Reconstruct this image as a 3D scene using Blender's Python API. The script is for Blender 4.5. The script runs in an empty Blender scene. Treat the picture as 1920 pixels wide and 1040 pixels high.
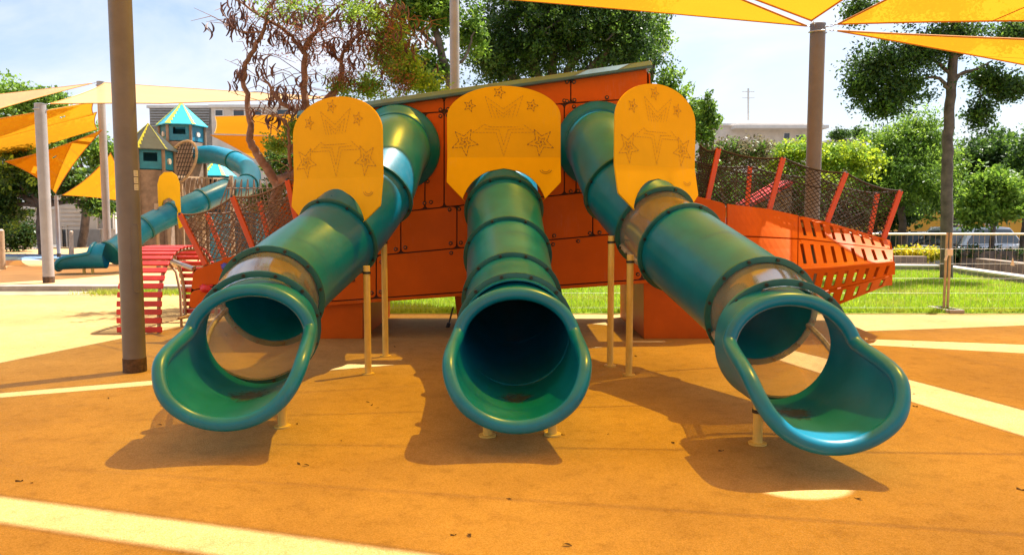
import bpy, math, random
import numpy as np
from mathutils import Vector, Matrix, Quaternion

random.seed(7); rng = np.random.default_rng(7)
scene = bpy.context.scene
col = scene.collection
V = Vector
# ------------------------------------------------------------------ camera
FPX, CX, CY, CAMH, PITCH = 1387.0, 960.0, 520.0, 1.40, math.atan(110/1387.0)
cd = bpy.data.cameras.new('camera'); cam = bpy.data.objects.new('camera', cd); col.objects.link(cam)
cd.sensor_width = 36.0; cd.lens = 36.0*FPX/1920.0; cd.clip_start = 0.05; cd.clip_end = 2000
cam.location = (0, 0, CAMH); cam.rotation_euler = (math.pi/2-PITCH, 0, 0)
scene.camera = cam
# ------------------------------------------------------------------ light
ELEV, AZX, AZY = math.radians(64), 0.80, 0.60
SUN = V((AZX*math.cos(ELEV), AZY*math.cos(ELEV), math.sin(ELEV)))
world = bpy.data.worlds.new('World'); scene.world = world; world.use_nodes = True
wn, wl = world.node_tree.nodes, world.node_tree.links
bg = wn['Background']
sky = wn.new('ShaderNodeTexSky'); sky.sky_type = 'NISHITA'; sky.sun_disc = False
sky.sun_elevation = ELEV; sky.sun_rotation = math.atan2(AZX, AZY); sky.dust_density = 2.0; sky.air_density = 1.0
tcw = wn.new('ShaderNodeTexCoord'); mpw = wn.new('ShaderNodeMapping'); mpw.inputs['Scale'].default_value = (1.3, 1.3, 4.2)
nzw = wn.new('ShaderNodeTexNoise'); nzw.inputs['Scale'].default_value = 1.7; nzw.inputs['Detail'].default_value = 7; nzw.inputs['Roughness'].default_value = .55
nzw.inputs['Distortion'].default_value = .6
rmw = wn.new('ShaderNodeValToRGB'); rmw.color_ramp.elements[0].position = .36; rmw.color_ramp.elements[1].position = .62
rmw.color_ramp.elements[0].color = (.02, .02, .02, 1); rmw.color_ramp.elements[1].color = (.95, .95, .95, 1)
mxw = wn.new('ShaderNodeMixRGB'); mxw.inputs[2].default_value = (4.7, 4.95, 5.6, 1)
wl.new(tcw.outputs['Generated'], mpw.inputs[0]); wl.new(mpw.outputs[0], nzw.inputs['Vector'])
wl.new(nzw.outputs['Fac'], rmw.inputs[0]); wl.new(rmw.outputs[0], mxw.inputs[0]); wl.new(sky.outputs[0], mxw.inputs[1])
wl.new(mxw.outputs[0], bg.inputs[0]); bg.inputs[1].default_value = 0.085
sd = bpy.data.lights.new('sun', 'SUN'); sd.energy = 5.0; sd.angle = math.radians(.5); sd.color = (1.0, .95, .87)
sun = bpy.data.objects.new('sun', sd); col.objects.link(sun); sun.location = (20, 26, 40)
sun.rotation_euler = (-SUN).to_track_quat('-Z', 'Y').to_euler()
scene.view_settings.view_transform = 'Standard'; scene.view_settings.look = 'None'
scene.view_settings.exposure = 1.34; scene.view_settings.gamma = 1.0
scene.cycles.max_bounces = 10; scene.cycles.transparent_max_bounces = 24
scene.cycles.diffuse_bounces = 4

# ------------------------------------------------------------------ helpers
def W(px, py, Y):
    """world point seen at photo pixel (px,py) standing at depth Y"""
    x = (px-CX)/FPX; y = (CY-py)/FPX
    d = V((x, math.cos(PITCH)+math.sin(PITCH)*y, -math.sin(PITCH)+math.cos(PITCH)*y))
    t = Y/d.y
    return V((d.x*t, Y, CAMH+d.z*t))
def G(px, py, z=0.0):
    """ground point (height z) seen at photo pixel"""
    x = (px-CX)/FPX; y = (CY-py)/FPX
    d = V((x, math.cos(PITCH)+math.sin(PITCH)*y, -math.sin(PITCH)+math.cos(PITCH)*y))
    t = (z-CAMH)/d.z
    return V((d.x*t, d.y*t, z))

class MB:
    def __init__(s): s.v = []; s.f = []
    def add(s, vs, fs):
        n = len(s.v); s.v += [tuple(p) for p in vs]; s.f += [tuple(i+n for i in f) for f in fs]
    def box(s, c, size, rot=None):
        hx, hy, hz = size[0]/2, size[1]/2, size[2]/2
        vs = [V((a*hx, b*hy, d*hz)) for a in (-1, 1) for b in (-1, 1) for d in (-1, 1)]
        if rot is not None: vs = [rot @ p for p in vs]
        c = V(c); s.add([p+c for p in vs], [(0,1,3,2),(4,6,7,5),(0,4,5,1),(2,3,7,6),(0,2,6,4),(1,5,7,3)])
    def bar(s, p0, p1, w, t, up=V((0,0,1))):
        p0, p1 = V(p0), V(p1); d = (p1-p0); L = d.length; d.normalize()
        sx = d.cross(up)
        if sx.length < 1e-4: sx = d.cross(V((0,1,0)))
        sx.normalize(); sy = sx.cross(d)
        R = Matrix((sx, d, sy)).transposed()
        s.box((p0+p1)/2, (w, L, t), R)
    def prism(s, poly, ext):
        n = len(poly); a = [V(p) for p in poly]; ext = V(ext); b = [p+ext for p in a]
        s.add(a+b, [tuple(range(n))[::-1], tuple(range(n, 2*n))]+[(i, (i+1) % n, n+(i+1) % n, n+i) for i in range(n)])
    def tube(s, pts, r, n=8, caps=True, closed=False):
        pts = [V(p) for p in pts]; m = len(pts); rr = r if hasattr(r, '__len__') else [r]*m
        fr = frames(pts, closed); vs = []
        for (T, N, B), p, q in zip(fr, pts, rr):
            for k in range(n):
                a = 2*math.pi*k/n; vs.append(p+(N*math.cos(a)+B*math.sin(a))*q)
        fs = []
        for i in range(m if closed else m-1):
            j = (i+1) % m
            for k in range(n):
                k2 = (k+1) % n; fs.append((i*n+k, i*n+k2, j*n+k2, j*n+k))
        if caps and not closed: fs += [tuple(range(n))[::-1], tuple(range((m-1)*n, m*n))]
        s.add(vs, fs)
    def disc(s, c, nrm, r, h, n=10):
        nrm = V(nrm).normalized(); c = V(c); s.tube([c, c+nrm*h], r, n)
    def grid(s, fn, nu, nv, skip=None):
        vs = [fn(i/nu, j/nv) for j in range(nv+1) for i in range(nu+1)]
        fs = [(j*(nu+1)+i, j*(nu+1)+i+1, (j+1)*(nu+1)+i+1, (j+1)*(nu+1)+i) for j in range(nv) for i in range(nu) if not (skip and skip(i, j))]
        s.add(vs, fs)
    def build(s, name, mat, parent=None, smooth=None, base=None, bevel=0, solid=0, weld=False):
        off = V((0, 0, 0))
        if parent is None and base is not None: off = V(base)
        me = bpy.data.meshes.new(name)
        me.from_pydata([(a-off.x, b-off.y, c-off.z) for a, b, c in s.v], [], s.f)
        if mat: me.materials.append(mat)
        return finish(name, me, parent, off, smooth, bevel, solid)

def finish(name, me, parent, off, smooth, bevel=0, solid=0):
    me.update()
    if smooth is not None:
        me.polygons.foreach_set('use_smooth', [True]*len(me.polygons))
        if smooth < 179: me.set_sharp_from_angle(angle=math.radians(smooth))
    o = bpy.data.objects.new(name, me); col.objects.link(o); o.location = off
    if parent is not None: attach(o, parent)
    if solid:
        md = o.modifiers.new('solid', 'SOLIDIFY'); md.thickness = abs(solid); md.offset = -1 if solid > 0 else 1
    if bevel:
        md = o.modifiers.new('bevel', 'BEVEL'); md.width = bevel; md.segments = 2; md.limit_method = 'ANGLE'
    return o
def wloc(o):
    p = V(o.location)
    return p
def attach(o, parent):
    o.parent = parent
    if parent.type == 'EMPTY' and 'rz' not in parent: o.matrix_parent_inverse = Matrix.Translation(-V(parent.location))
    elif parent.type == 'MESH' and parent.parent is None: o.matrix_parent_inverse = Matrix.Translation(-V(parent.location))
def frames(pts, closed=False, up=None):
    m = len(pts); T = []
    for i in range(m):
        a = pts[(i-1) % m] if (i > 0 or closed) else pts[0]; b = pts[(i+1) % m] if (i < m-1 or closed) else pts[-1]
        T.append((b-a).normalized())
    u = V((0, 0, 1)) if abs(T[0].z) < .9 else V((0, 1, 0))
    N = (u-T[0]*u.dot(T[0])).normalized(); out = []
    for i in range(m):
        N = (N-T[i]*N.dot(T[i])).normalized(); out.append((T[i], N, T[i].cross(N)))
    return out
def spline(P, n=12):
    P = [V(p) for p in P]; Q = [P[0]*2-P[1]]+P+[P[-1]*2-P[-2]]; out = []
    for i in range(1, len(Q)-2):
        a, b, c, d = Q[i-1], Q[i], Q[i+1], Q[i+2]
        for k in range(n):
            t = k/n
            out.append(.5*((2*b)+(c-a)*t+(2*a-5*b+4*c-d)*t*t+(3*b-a-3*c+d)*t**3))
    out.append(P[-1]); return out
def tag(o, label=None, cat=None, group=None, kind=None):
    if label: o['label'] = label
    if cat: o['category'] = cat
    if group: o['group'] = group
    if kind: o['kind'] = kind
    return o
def thing(name, label, cat, loc=(0, 0, 0), group=None, rz=None):
    o = bpy.data.objects.new(name, None); col.objects.link(o); o.location = loc; o.empty_display_size = .2
    if rz is not None: o.rotation_euler = (0, 0, rz); o['rz'] = 1
    return tag(o, label, cat, group)
def rawmesh(name, verts, quads, mat, parent, smooth=None, tri=False):
    k = 3 if tri else 4
    me = bpy.data.meshes.new(name); nv, nf = len(verts), len(quads)
    me.vertices.add(nv); me.vertices.foreach_set('co', np.asarray(verts, np.float32).ravel())
    me.loops.add(nf*k); me.loops.foreach_set('vertex_index', np.asarray(quads, np.int32).ravel())
    me.polygons.add(nf); me.polygons.foreach_set('loop_start', np.arange(0, nf*k, k, dtype=np.int32))
    me.materials.append(mat); me.update(calc_edges=True); me.validate()
    return finish(name, me, parent, V((0, 0, 0)), smooth)
def roundpoly(poly, r, n=4):
    out = []; m = len(poly)
    for i in range(m):
        p = V(poly[i]); a = V(poly[i-1]); b = V(poly[(i+1) % m])
        ra = min(r, (a-p).length*.45); rb = min(r, (b-p).length*.45)
        A = p+(a-p).normalized()*ra; B = p+(b-p).normalized()*rb
        for k in range(n+1):
            t = k/n; out.append(A*(1-t)**2+p*2*t*(1-t)+B*t*t)
    return out

# ------------------------------------------------------------------ materials
def newmat(name):
    m = bpy.data.materials.new(name); m.use_nodes = True
    nt = m.node_tree; return m, nt.nodes, nt.links, nt.nodes['Principled BSDF'], nt.nodes['Material Output']
def pmat(name, c, rough=.5, var=.15, scale=6, bump=0, bscale=80, metal=0, spec=.5, c2=None, stain=0, coat=0, island=0, scuff=0):
    m, n, l, b, out = newmat(name)
    tc = n.new('ShaderNodeTexCoord')
    nz = n.new('ShaderNodeTexNoise'); nz.inputs['Scale'].default_value = scale; nz.inputs['Detail'].default_value = 6; nz.inputs['Roughness'].default_value = .6
    l.new(tc.outputs['Object'], nz.inputs['Vector'])
    rp = n.new('ShaderNodeValToRGB'); rp.color_ramp.elements[0].position = .3; rp.color_ramp.elements[1].position = .7
    d = c2 or tuple(x*(1-var*1.4) for x in c); e = tuple(min(1, x*(1+var*.8)) for x in c)
    rp.color_ramp.elements[0].color = (*d, 1); rp.color_ramp.elements[1].color = (*e, 1)
    l.new(nz.outputs['Fac'], rp.inputs[0]); last = rp.outputs[0]
    if stain:
        n2 = n.new('ShaderNodeTexNoise'); n2.inputs['Scale'].default_value = scale*.35; n2.inputs['Detail'].default_value = 9; n2.inputs['Roughness'].default_value = .7
        l.new(tc.outputs['Object'], n2.inputs['Vector'])
        r2 = n.new('ShaderNodeValToRGB'); r2.color_ramp.elements[0].position = .42; r2.color_ramp.elements[1].position = .62
        r2.color_ramp.elements[0].color = (1-stain,)*3+(1,); r2.color_ramp.elements[1].color = (1, 1, 1, 1)
        l.new(n2.outputs['Fac'], r2.inputs[0])
        mx = n.new('ShaderNodeMixRGB'); mx.blend_type = 'MULTIPLY'; mx.inputs[0].default_value = 1
        l.new(last, mx.inputs[1]); l.new(r2.outputs[0], mx.inputs[2]); last = mx.outputs[0]
    if island:
        ge = n.new('ShaderNodeNewGeometry'); hs = n.new('ShaderNodeHueSaturation')
        mr = n.new('ShaderNodeMapRange'); mr.inputs[3].default_value = 1-island; mr.inputs[4].default_value = 1+island
        l.new(ge.outputs['Random Per Island'], mr.inputs[0]); l.new(mr.outputs[0], hs.inputs['Value']); l.new(last, hs.inputs['Color']); last = hs.outputs[0]
    if scuff:      # fine pale scratches and dust specks
        mp = n.new('ShaderNodeMapping'); mp.inputs['Scale'].default_value = (30, 30, 4); mp.inputs['Rotation'].default_value = (.5, .9, .3); l.new(tc.outputs['Object'], mp.inputs[0])
        n4 = n.new('ShaderNodeTexNoise'); n4.inputs['Scale'].default_value = 1.4; n4.inputs['Detail'].default_value = 8; n4.inputs['Roughness'].default_value = .7; l.new(mp.outputs[0], n4.inputs['Vector'])
        n5 = n.new('ShaderNodeTexNoise'); n5.inputs['Scale'].default_value = 2.2; n5.inputs['Detail'].default_value = 5; l.new(tc.outputs['Object'], n5.inputs['Vector'])
        mu = n.new('ShaderNodeMath'); mu.operation = 'MULTIPLY'; l.new(n4.outputs['Fac'], mu.inputs[0]); l.new(n5.outputs['Fac'], mu.inputs[1])
        m5 = n.new('ShaderNodeMapRange'); m5.inputs[1].default_value = .31; m5.inputs[2].default_value = .48; m5.inputs[4].default_value = scuff; l.new(mu.outputs[0], m5.inputs[0])
        mx5 = n.new('ShaderNodeMixRGB'); mx5.inputs[2].default_value = (*[min(1, x*.5+.16) for x in c], 1); l.new(m5.outputs[0], mx5.inputs[0]); l.new(last, mx5.inputs[1]); last = mx5.outputs[0]
    l.new(last, b.inputs['Base Color'])
    rr = n.new('ShaderNodeMapRange'); rr.inputs[3].default_value = max(.02, rough-.1); rr.inputs[4].default_value = min(1, rough+.12)
    l.new(nz.outputs['Fac'], rr.inputs[0]); l.new(rr.outputs[0], b.inputs['Roughness'])
    b.inputs['Metallic'].default_value = metal; b.inputs['Specular IOR Level'].default_value = spec
    b.inputs['Coat Weight'].default_value = coat
    if bump:
        n3 = n.new('ShaderNodeTexNoise'); n3.inputs['Scale'].default_value = bscale; n3.inputs['Detail'].default_value = 4
        l.new(tc.outputs['Object'], n3.inputs['Vector'])
        bp = n.new('ShaderNodeBump'); bp.inputs['Strength'].default_value = bump; bp.inputs['Distance'].default_value = .01
        l.new(n3.outputs['Fac'], bp.inputs['Height']); l.new(bp.outputs[0], b.inputs['Normal'])
    return m
def leafmat(name, c, c2, trans=.45, dry=None):
    m, n, l, b, out = newmat(name); n.remove(b)
    ge = n.new('ShaderNodeNewGeometry'); rp = n.new('ShaderNodeValToRGB')
    rp.color_ramp.elements[0].color = (*c, 1); rp.color_ramp.elements[1].color = (*c2, 1)
    l.new(ge.outputs['Random Per Island'], rp.inputs[0])
    d = n.new('ShaderNodeBsdfPrincipled'); d.inputs['Roughness'].default_value = .45; d.inputs['Specular IOR Level'].default_value = .35
    t = n.new('ShaderNodeBsdfTranslucent'); mx = n.new('ShaderNodeMixShader'); mx.inputs[0].default_value = trans
    hs = n.new('ShaderNodeHueSaturation'); hs.inputs['Value'].default_value = 1.5; hs.inputs['Hue'].default_value = .485
    src = rp.outputs[0]
    if dry:        # worn straw-coloured patches
        tc = n.new('ShaderNodeTexCoord'); nz = n.new('ShaderNodeTexNoise'); nz.inputs['Scale'].default_value = .9; nz.inputs['Detail'].default_value = 6; l.new(tc.outputs['Object'], nz.inputs['Vector'])
        mr = n.new('ShaderNodeMapRange'); mr.inputs[1].default_value = .50; mr.inputs[2].default_value = .68; mr.inputs[4].default_value = .75; l.new(nz.outputs['Fac'], mr.inputs[0])
        mx_ = n.new('ShaderNodeMixRGB'); mx_.inputs[2].default_value = (*dry, 1); l.new(mr.outputs[0], mx_.inputs[0]); l.new(src, mx_.inputs[1]); src = mx_.outputs[0]
    l.new(src, d.inputs['Base Color']); l.new(src, hs.inputs['Color']); l.new(hs.outputs[0], t.inputs[0])
    l.new(d.outputs[0], mx.inputs[1]); l.new(t.outputs[0], mx.inputs[2]); l.new(mx.outputs[0], out.inputs[0])
    return m
def sailmat(name, c, tc_, open_=.42):
    m, n, l, b, out = newmat(name); n.remove(b)
    tc = n.new('ShaderNodeTexCoord'); nz = n.new('ShaderNodeTexNoise'); nz.inputs['Scale'].default_value = 1.2; nz.inputs['Detail'].default_value = 5
    l.new(tc.outputs['Object'], nz.inputs['Vector'])
    wv = n.new('ShaderNodeTexWave'); wv.inputs['Scale'].default_value = 28; wv.inputs['Distortion'].default_value = 1.5; wv.inputs['Detail'].default_value = 2
    l.new(tc.outputs['Object'], wv.inputs['Vector'])
    ad = n.new('ShaderNodeMath'); ad.operation = 'MULTIPLY_ADD'; ad.inputs[1].default_value = .25; l.new(wv.outputs['Fac'], ad.inputs[0]); l.new(nz.outputs['Fac'], ad.inputs[2])
    rp = n.new('ShaderNodeValToRGB'); rp.color_ramp.elements[0].position = .35; rp.color_ramp.elements[1].position = .85
    rp.color_ramp.elements[0].color = (*[x*.94 for x in c], 1); rp.color_ramp.elements[1].color = (*c, 1); l.new(ad.outputs[0], rp.inputs[0])
    d = n.new('ShaderNodeBsdfDiffuse'); t = n.new('ShaderNodeBsdfTranslucent'); tr = n.new('ShaderNodeBsdfTransparent')
    l.new(rp.outputs[0], d.inputs[0]); l.new(rp.outputs[0], t.inputs[0]); tr.inputs[0].default_value = (*tc_, 1)
    m1 = n.new('ShaderNodeMixShader'); m1.inputs[0].default_value = .6; l.new(d.outputs[0], m1.inputs[1]); l.new(t.outputs[0], m1.inputs[2])
    m2 = n.new('ShaderNodeMixShader'); m2.inputs[0].default_value = open_; l.new(m1.outputs[0], m2.inputs[1]); l.new(tr.outputs[0], m2.inputs[2])
    l.new(m2.outputs[0], out.inputs[0]); return m
def clearmat(name):
    m, n, l, b, out = newmat(name); n.remove(b)
    tr = n.new('ShaderNodeBsdfTransparent'); tr.inputs[0].default_value = (.95, .92, .88, 1)
    gl = n.new('ShaderNodeBsdfGlossy'); gl.inputs['Roughness'].default_value = .12; gl.inputs[0].default_value = (.9, .9, .9, 1)
    df = n.new('ShaderNodeBsdfTranslucent'); df.inputs[0].default_value = (.78, .70, .60, 1)
    lw_ = n.new('ShaderNodeLayerWeight'); lw_.inputs[0].default_value = .5; pw = n.new('ShaderNodeMath'); pw.operation = 'POWER'; pw.inputs[1].default_value = 3.0; l.new(lw_.outputs['Facing'], pw.inputs[0])
    fr = n.new('ShaderNodeMath'); fr.operation = 'MULTIPLY_ADD'; fr.inputs[1].default_value = .75; fr.inputs[2].default_value = .06; l.new(pw.outputs[0], fr.inputs[0])
    tc = n.new('ShaderNodeTexCoord'); nz = n.new('ShaderNodeTexNoise'); nz.inputs['Scale'].default_value = 4; nz.inputs['Detail'].default_value = 8
    l.new(tc.outputs['Object'], nz.inputs['Vector'])
    mr = n.new('ShaderNodeMapRange'); mr.inputs[1].default_value = .35; mr.inputs[2].default_value = .75; mr.inputs[3].default_value = .22; mr.inputs[4].default_value = .44
    l.new(nz.outputs['Fac'], mr.inputs[0])
    m1 = n.new('ShaderNodeMixShader'); l.new(mr.outputs[0], m1.inputs[0]); d0 = n.new('ShaderNodeBsdfDiffuse'); d0.inputs[0].default_value = (.70, .64, .57, 1); m0 = n.new('ShaderNodeMixShader'); m0.inputs[0].default_value = .5; l.new(df.outputs[0], m0.inputs[1]); l.new(d0.outputs[0], m0.inputs[2])
    l.new(tr.outputs[0], m1.inputs[1]); l.new(m0.outputs[0], m1.inputs[2])
    m2 = n.new('ShaderNodeMixShader'); l.new(fr.outputs[0], m2.inputs[0]); l.new(m1.outputs[0], m2.inputs[1]); l.new(gl.outputs[0], m2.inputs[2])
    l.new(m2.outputs[0], out.inputs[0]); return m
def groundmat(name):
    m, n, l, b, out = newmat(name)
    tc = n.new('ShaderNodeTexCoord')
    def noise(s, d, r=.6):
        z = n.new('ShaderNodeTexNoise'); z.inputs['Scale'].default_value = s; z.inputs['Detail'].default_value = d; z.inputs['Roughness'].default_value = r
        l.new(tc.outputs['Object'], z.inputs['Vector']); return z
    g = n.new('ShaderNodeTexVoronoi'); g.inputs['Scale'].default_value = 190; l.new(tc.outputs['Object'], g.inputs['Vector'])
    rp = n.new('ShaderNodeValToRGB'); e = rp.color_ramp.elements
    e[0].position = 0; e[0].color = (.39, .250, .076, 1); e[1].position = 1; e[1].color = (.555, .365, .160, 1)
    k = e.new(.5); k.color = (.47, .308, .110, 1)
    sp = n.new('ShaderNodeSeparateColor'); l.new(g.outputs['Color'], sp.inputs[0]); l.new(sp.outputs[0], rp.inputs[0])
    big = noise(.55, 8, .62); r2 = n.new('ShaderNodeValToRGB'); r2.color_ramp.elements[0].position = .32; r2.color_ramp.elements[1].position = .66
    r2.color_ramp.elements[0].color = (.74, .70, .66, 1); r2.color_ramp.elements[1].color = (1.10, 1.08, 1.05, 1); l.new(big.outputs['Fac'], r2.inputs[0])
    mx = n.new('ShaderNodeMixRGB'); mx.blend_type = 'MULTIPLY'; mx.inputs[0].default_value = 1; l.new(rp.outputs[0], mx.inputs[1]); l.new(r2.outputs[0], mx.inputs[2])
    med = noise(7, 7, .7); r3 = n.new('ShaderNodeValToRGB'); r3.color_ramp.elements[0].position = .33; r3.color_ramp.elements[1].position = .5
    r3.color_ramp.elements[0].color = (.82, .80, .78, 1); r3.color_ramp.elements[1].color = (1, 1, 1, 1); l.new(med.outputs['Fac'], r3.inputs[0])
    m2 = n.new('ShaderNodeMixRGB'); m2.blend_type = 'MULTIPLY'; m2.inputs[0].default_value = 1; l.new(mx.outputs[0], m2.inputs[1]); l.new(r3.outputs[0], m2.inputs[2])
    l.new(m2.outputs[0], b.inputs['Base Color']); b.inputs['Roughness'].default_value = .92; b.inputs['Specular IOR Level'].default_value = .2
    bp = n.new('ShaderNodeBump'); bp.inputs['Strength'].default_value = .55; bp.inputs['Distance'].default_value = .004
    l.new(g.outputs['Distance'], bp.inputs['Height']); l.new(bp.outputs[0], b.inputs['Normal'])
    return m
M = {}
M['rubber'] = groundmat('rubber')
M['teal'] = pmat('teal_plastic', (.0006, .180, .285), .32, .14, 4.0, bump=.04, bscale=30, stain=.10, spec=.45, scuff=.20)
M['teal_dark'] = pmat('teal_flange', (.002, .105, .105), .38, .2, 5)
M['clear'] = clearmat('clear_plastic')
M['bolt'] = pmat('dark_bolt', (.02, .018, .016), .45, .2, 30)
M['yellow'] = pmat('yellow_panel', (.80, .46, .002), .5, .05, 2.2, bump=.04, bscale=60, spec=.12, stain=.07, scuff=.22)
M['yellow_pipe'] = pmat('yellow_pipe', (.74, .53, .13), .4, .10, 9)
M['ink'] = pmat('brown_print', (.30, .145, .010), .6, .2, 20)
M['ink_pale'] = pmat('faint_print', (.46, .24, .008), .6, .2, 20)
M['orange'] = pmat('orange_panel', (.60, .112, .001), .5, .08, 2.0, bump=.05, bscale=90, stain=.16, spec=.18, scuff=.22)
M['orange_post'] = pmat('orange_post', (.56, .075, .006), .40, .1, 5)
M['seam'] = pmat('dark_seam', (.05, .010, .004), .7, .2, 10)
M['roof'] = pmat('slate_teal_roof', (.02, .10, .15), .35, .2, 4, coat=.2)
M['rope'] = pmat('brown_rope', (.040, .030, .026), .9, .3, 60)
M['rope_tan'] = pmat('tan_rope', (.20, .125, .085), .9, .3, 60)
M['post'] = pmat('grey_post', (.165, .155, .160), .45, .10, 5, stain=.12, spec=.4)
M['post_sunlit'] = pmat('sunlit_grey_post', (.36, .335, .33), .45, .08, 5, stain=.1, spec=.4)  # lighter copy of the post grey, sunlight on far posts put into the colour
M['post_rust'] = pmat('rusty_collar', (.10, .058, .032), .85, .5, 22, c2=(.015, .012, .010), bump=.4, bscale=50)
M['white'] = pmat('white_label', (.62, .60, .56), .6, .06, 20)
M['black'] = pmat('black_print', (.03, .03, .03), .6, .1, 20)
M['sail'] = sailmat('orange_shade_cloth', (.60, .255, .012), (1.0, .63, .03), .27)
M['sail_sunlit'] = sailmat('sunlit_shade_cloth', (.88, .62, .36), (.95, .66, .34), .25)  # sail tops in the sun: their brightness is painted in as pale cloth
M['hem'] = pmat('sail_hem', (.50, .19, .02), .8, .15, 15)
M['steel'] = pmat('galvanised_steel', (.42, .41, .38), .38, .15, 12, metal=.7)
M['fence'] = pmat('fence_wire', (.55, .53, .49), .45, .12, 15, metal=.3)
M['lawn'] = pmat('lawn_soil', (.20, .30, .02), .95, .35, 3, bump=.6, bscale=25)
M['grass'] = leafmat('grass_blade', (.14, .27, .010), (.34, .46, .025), .4, dry=(.38, .36, .07))
M['asphalt'] = pmat('dusty_asphalt', (.16, .145, .125), .95, .25, .6, bump=.3, bscale=40)
M['plaza'] = pmat('plaza_rubber', (.60, .36, .15), .92, .12, 1.5, bump=.3, bscale=120, stain=.12)
M['blue_rubber'] = pmat('blue_rubber', (.16, .27, .46), .9, .1, 2)
M['concrete'] = pmat('concrete', (.36, .32, .27), .9, .22, 3, bump=.4, bscale=30, stain=.2)
M['soil'] = pmat('sandy_soil', (.50, .33, .19), .95, .35, 2.2, bump=.8, bscale=18, stain=.25)
M['bark'] = pmat('bark_brown', (.25, .135, .085), .9, .45, 6, bump=.8, bscale=22)
M['bark_grey'] = pmat('bark_grey', (.13, .10, .08), .9, .4, 5, bump=.8, bscale=18)
M['pod'] = pmat('dry_pod', (.13, .050, .036), .6, .5, 9)
M['red_slat'] = pmat('red_slat', (.52, .030, .022), .5, .2, 5)
M['red_side'] = pmat('orange_red_slat', (.56, .06, .018), .5, .2, 5)
M['beam'] = pmat('tan_beam', (.42, .30, .19), .6, .2, 8)
M['blue'] = pmat('blue_panel', (.012, .20, .32), .45, .15, 5)
M['navy'] = pmat('navy_panel', (.012, .045, .075), .5, .2, 5)
M['roof_blue'] = pmat('sky_blue_roof', (.03, .42, .55), .4, .12, 4)
M['roof_dark'] = pmat('slate_roof', (.055, .085, .095), .5, .2, 5)
M['lime'] = pmat('lime_trim', (.50, .56, .05), .5, .15, 7)
M['stone'] = pmat('stone_panel', (.30, .215, .155), .8, .25, 5, bump=.4, bscale=20, stain=.2)
M['plaster'] = pmat('cream_plaster', (.68, .58, .48), .9, .10, 1.5, bump=.15, bscale=30, stain=.1)
M['plaster_w'] = pmat('pale_plaster', (.72, .66, .60), .9, .08, 1.5, stain=.1)
M['ochre'] = pmat('ochre_plaster', (.62, .30, .035), .9, .1, 2)
M['shutter'] = pmat('grey_shutter', (.34, .33, .32), .6, .1, 6)
M['glass'] = pmat('window_glass', (.03, .035, .04), .08, .2, 3, spec=.8)
M['car_silver'] = pmat('silver_paint', (.50, .52, .55), .25, .05, 3, metal=.3, coat=.8)
M['car_dark'] = pmat('dark_paint', (.05, .055, .075), .22, .1, 3, coat=.8)
M['car_red'] = pmat('red_lens', (.40, .01, .02), .2, .1, 3)
M['tyre'] = pmat('tyre_rubber', (.02, .02, .02), .85, .2, 20)
M['leaf_dry'] = pmat('dry_leaf', (.085, .045, .022), .85, .4, 40)
M['hold_blue'] = pmat('blue_hold', (.05, .06, .38), .45, .1, 10)
M['hold_red'] = pmat('red_hold', (.62, .03, .05), .45, .1, 10)
M['L_dark'] = leafmat('leaf_dark', (.012, .040, .009), (.060, .125, .020), .35)
M['L_mid'] = leafmat('leaf_mid', (.035, .095, .012), (.13, .24, .03), .45)
M['L_light'] = leafmat('leaf_light', (.09, .20, .018), (.23, .36, .045), .5)
M['L_lime'] = leafmat('leaf_lime', (.20, .30, .012), (.38, .47, .03), .5)
M['L_yellow'] = leafmat('leaf_yellow', (.42, .38, .012), (.66, .56, .03), .45)
M['L_dry'] = leafmat('leaf_greybrown', (.10, .085, .045), (.23, .20, .10), .35)
# ================================================================== ground
def slab(name, poly, z, depth, mat, label=None):
    mb = MB(); mb.prism([(x, y, z) for x, y in poly][::-1], (0, 0, -depth))
    return tag(mb.build(name, mat), kind='structure')
slab('ground', [(-300, -60), (300, -60), (300, 600), (-300, 600)], -.70, .3, M['asphalt'])
slab('rubber_ground', [(-17, -8), (17, -8), (17, 10.85), (-2.4, 10.85), (-2.4, 13.55), (-17, 13.55)], 0, .69, M['rubber'])
slab('lawn', [(-2.4, 10.85), (10.35, 10.85), (10.75, 15.4), (11.35, 19.6), (4.6, 20.6), (-2.4, 20.6)], .012, .70, M['lawn'])
slab('soil_strip', [(-17, 13.55), (-2.4, 13.55), (-2.4, 14.25), (-17, 14.25)], .004, .69, M['soil'])
slab('plaza', [(-45, 14.55), (-2.4, 14.55), (-2.4, 34), (-45, 34)], .10, .79, M['plaza'])
slab('kerb', [(-45, 14.25), (-2.4, 14.25), (-2.4, 14.55), (-45, 14.55)], .104, .79, M['concrete'])
slab('blue_play_ground', [(-30, 23.2), (-12.2, 23.2), (-12.2, 27.2), (-30, 27.2)], .106, .006, M['blue_rubber'])

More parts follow.
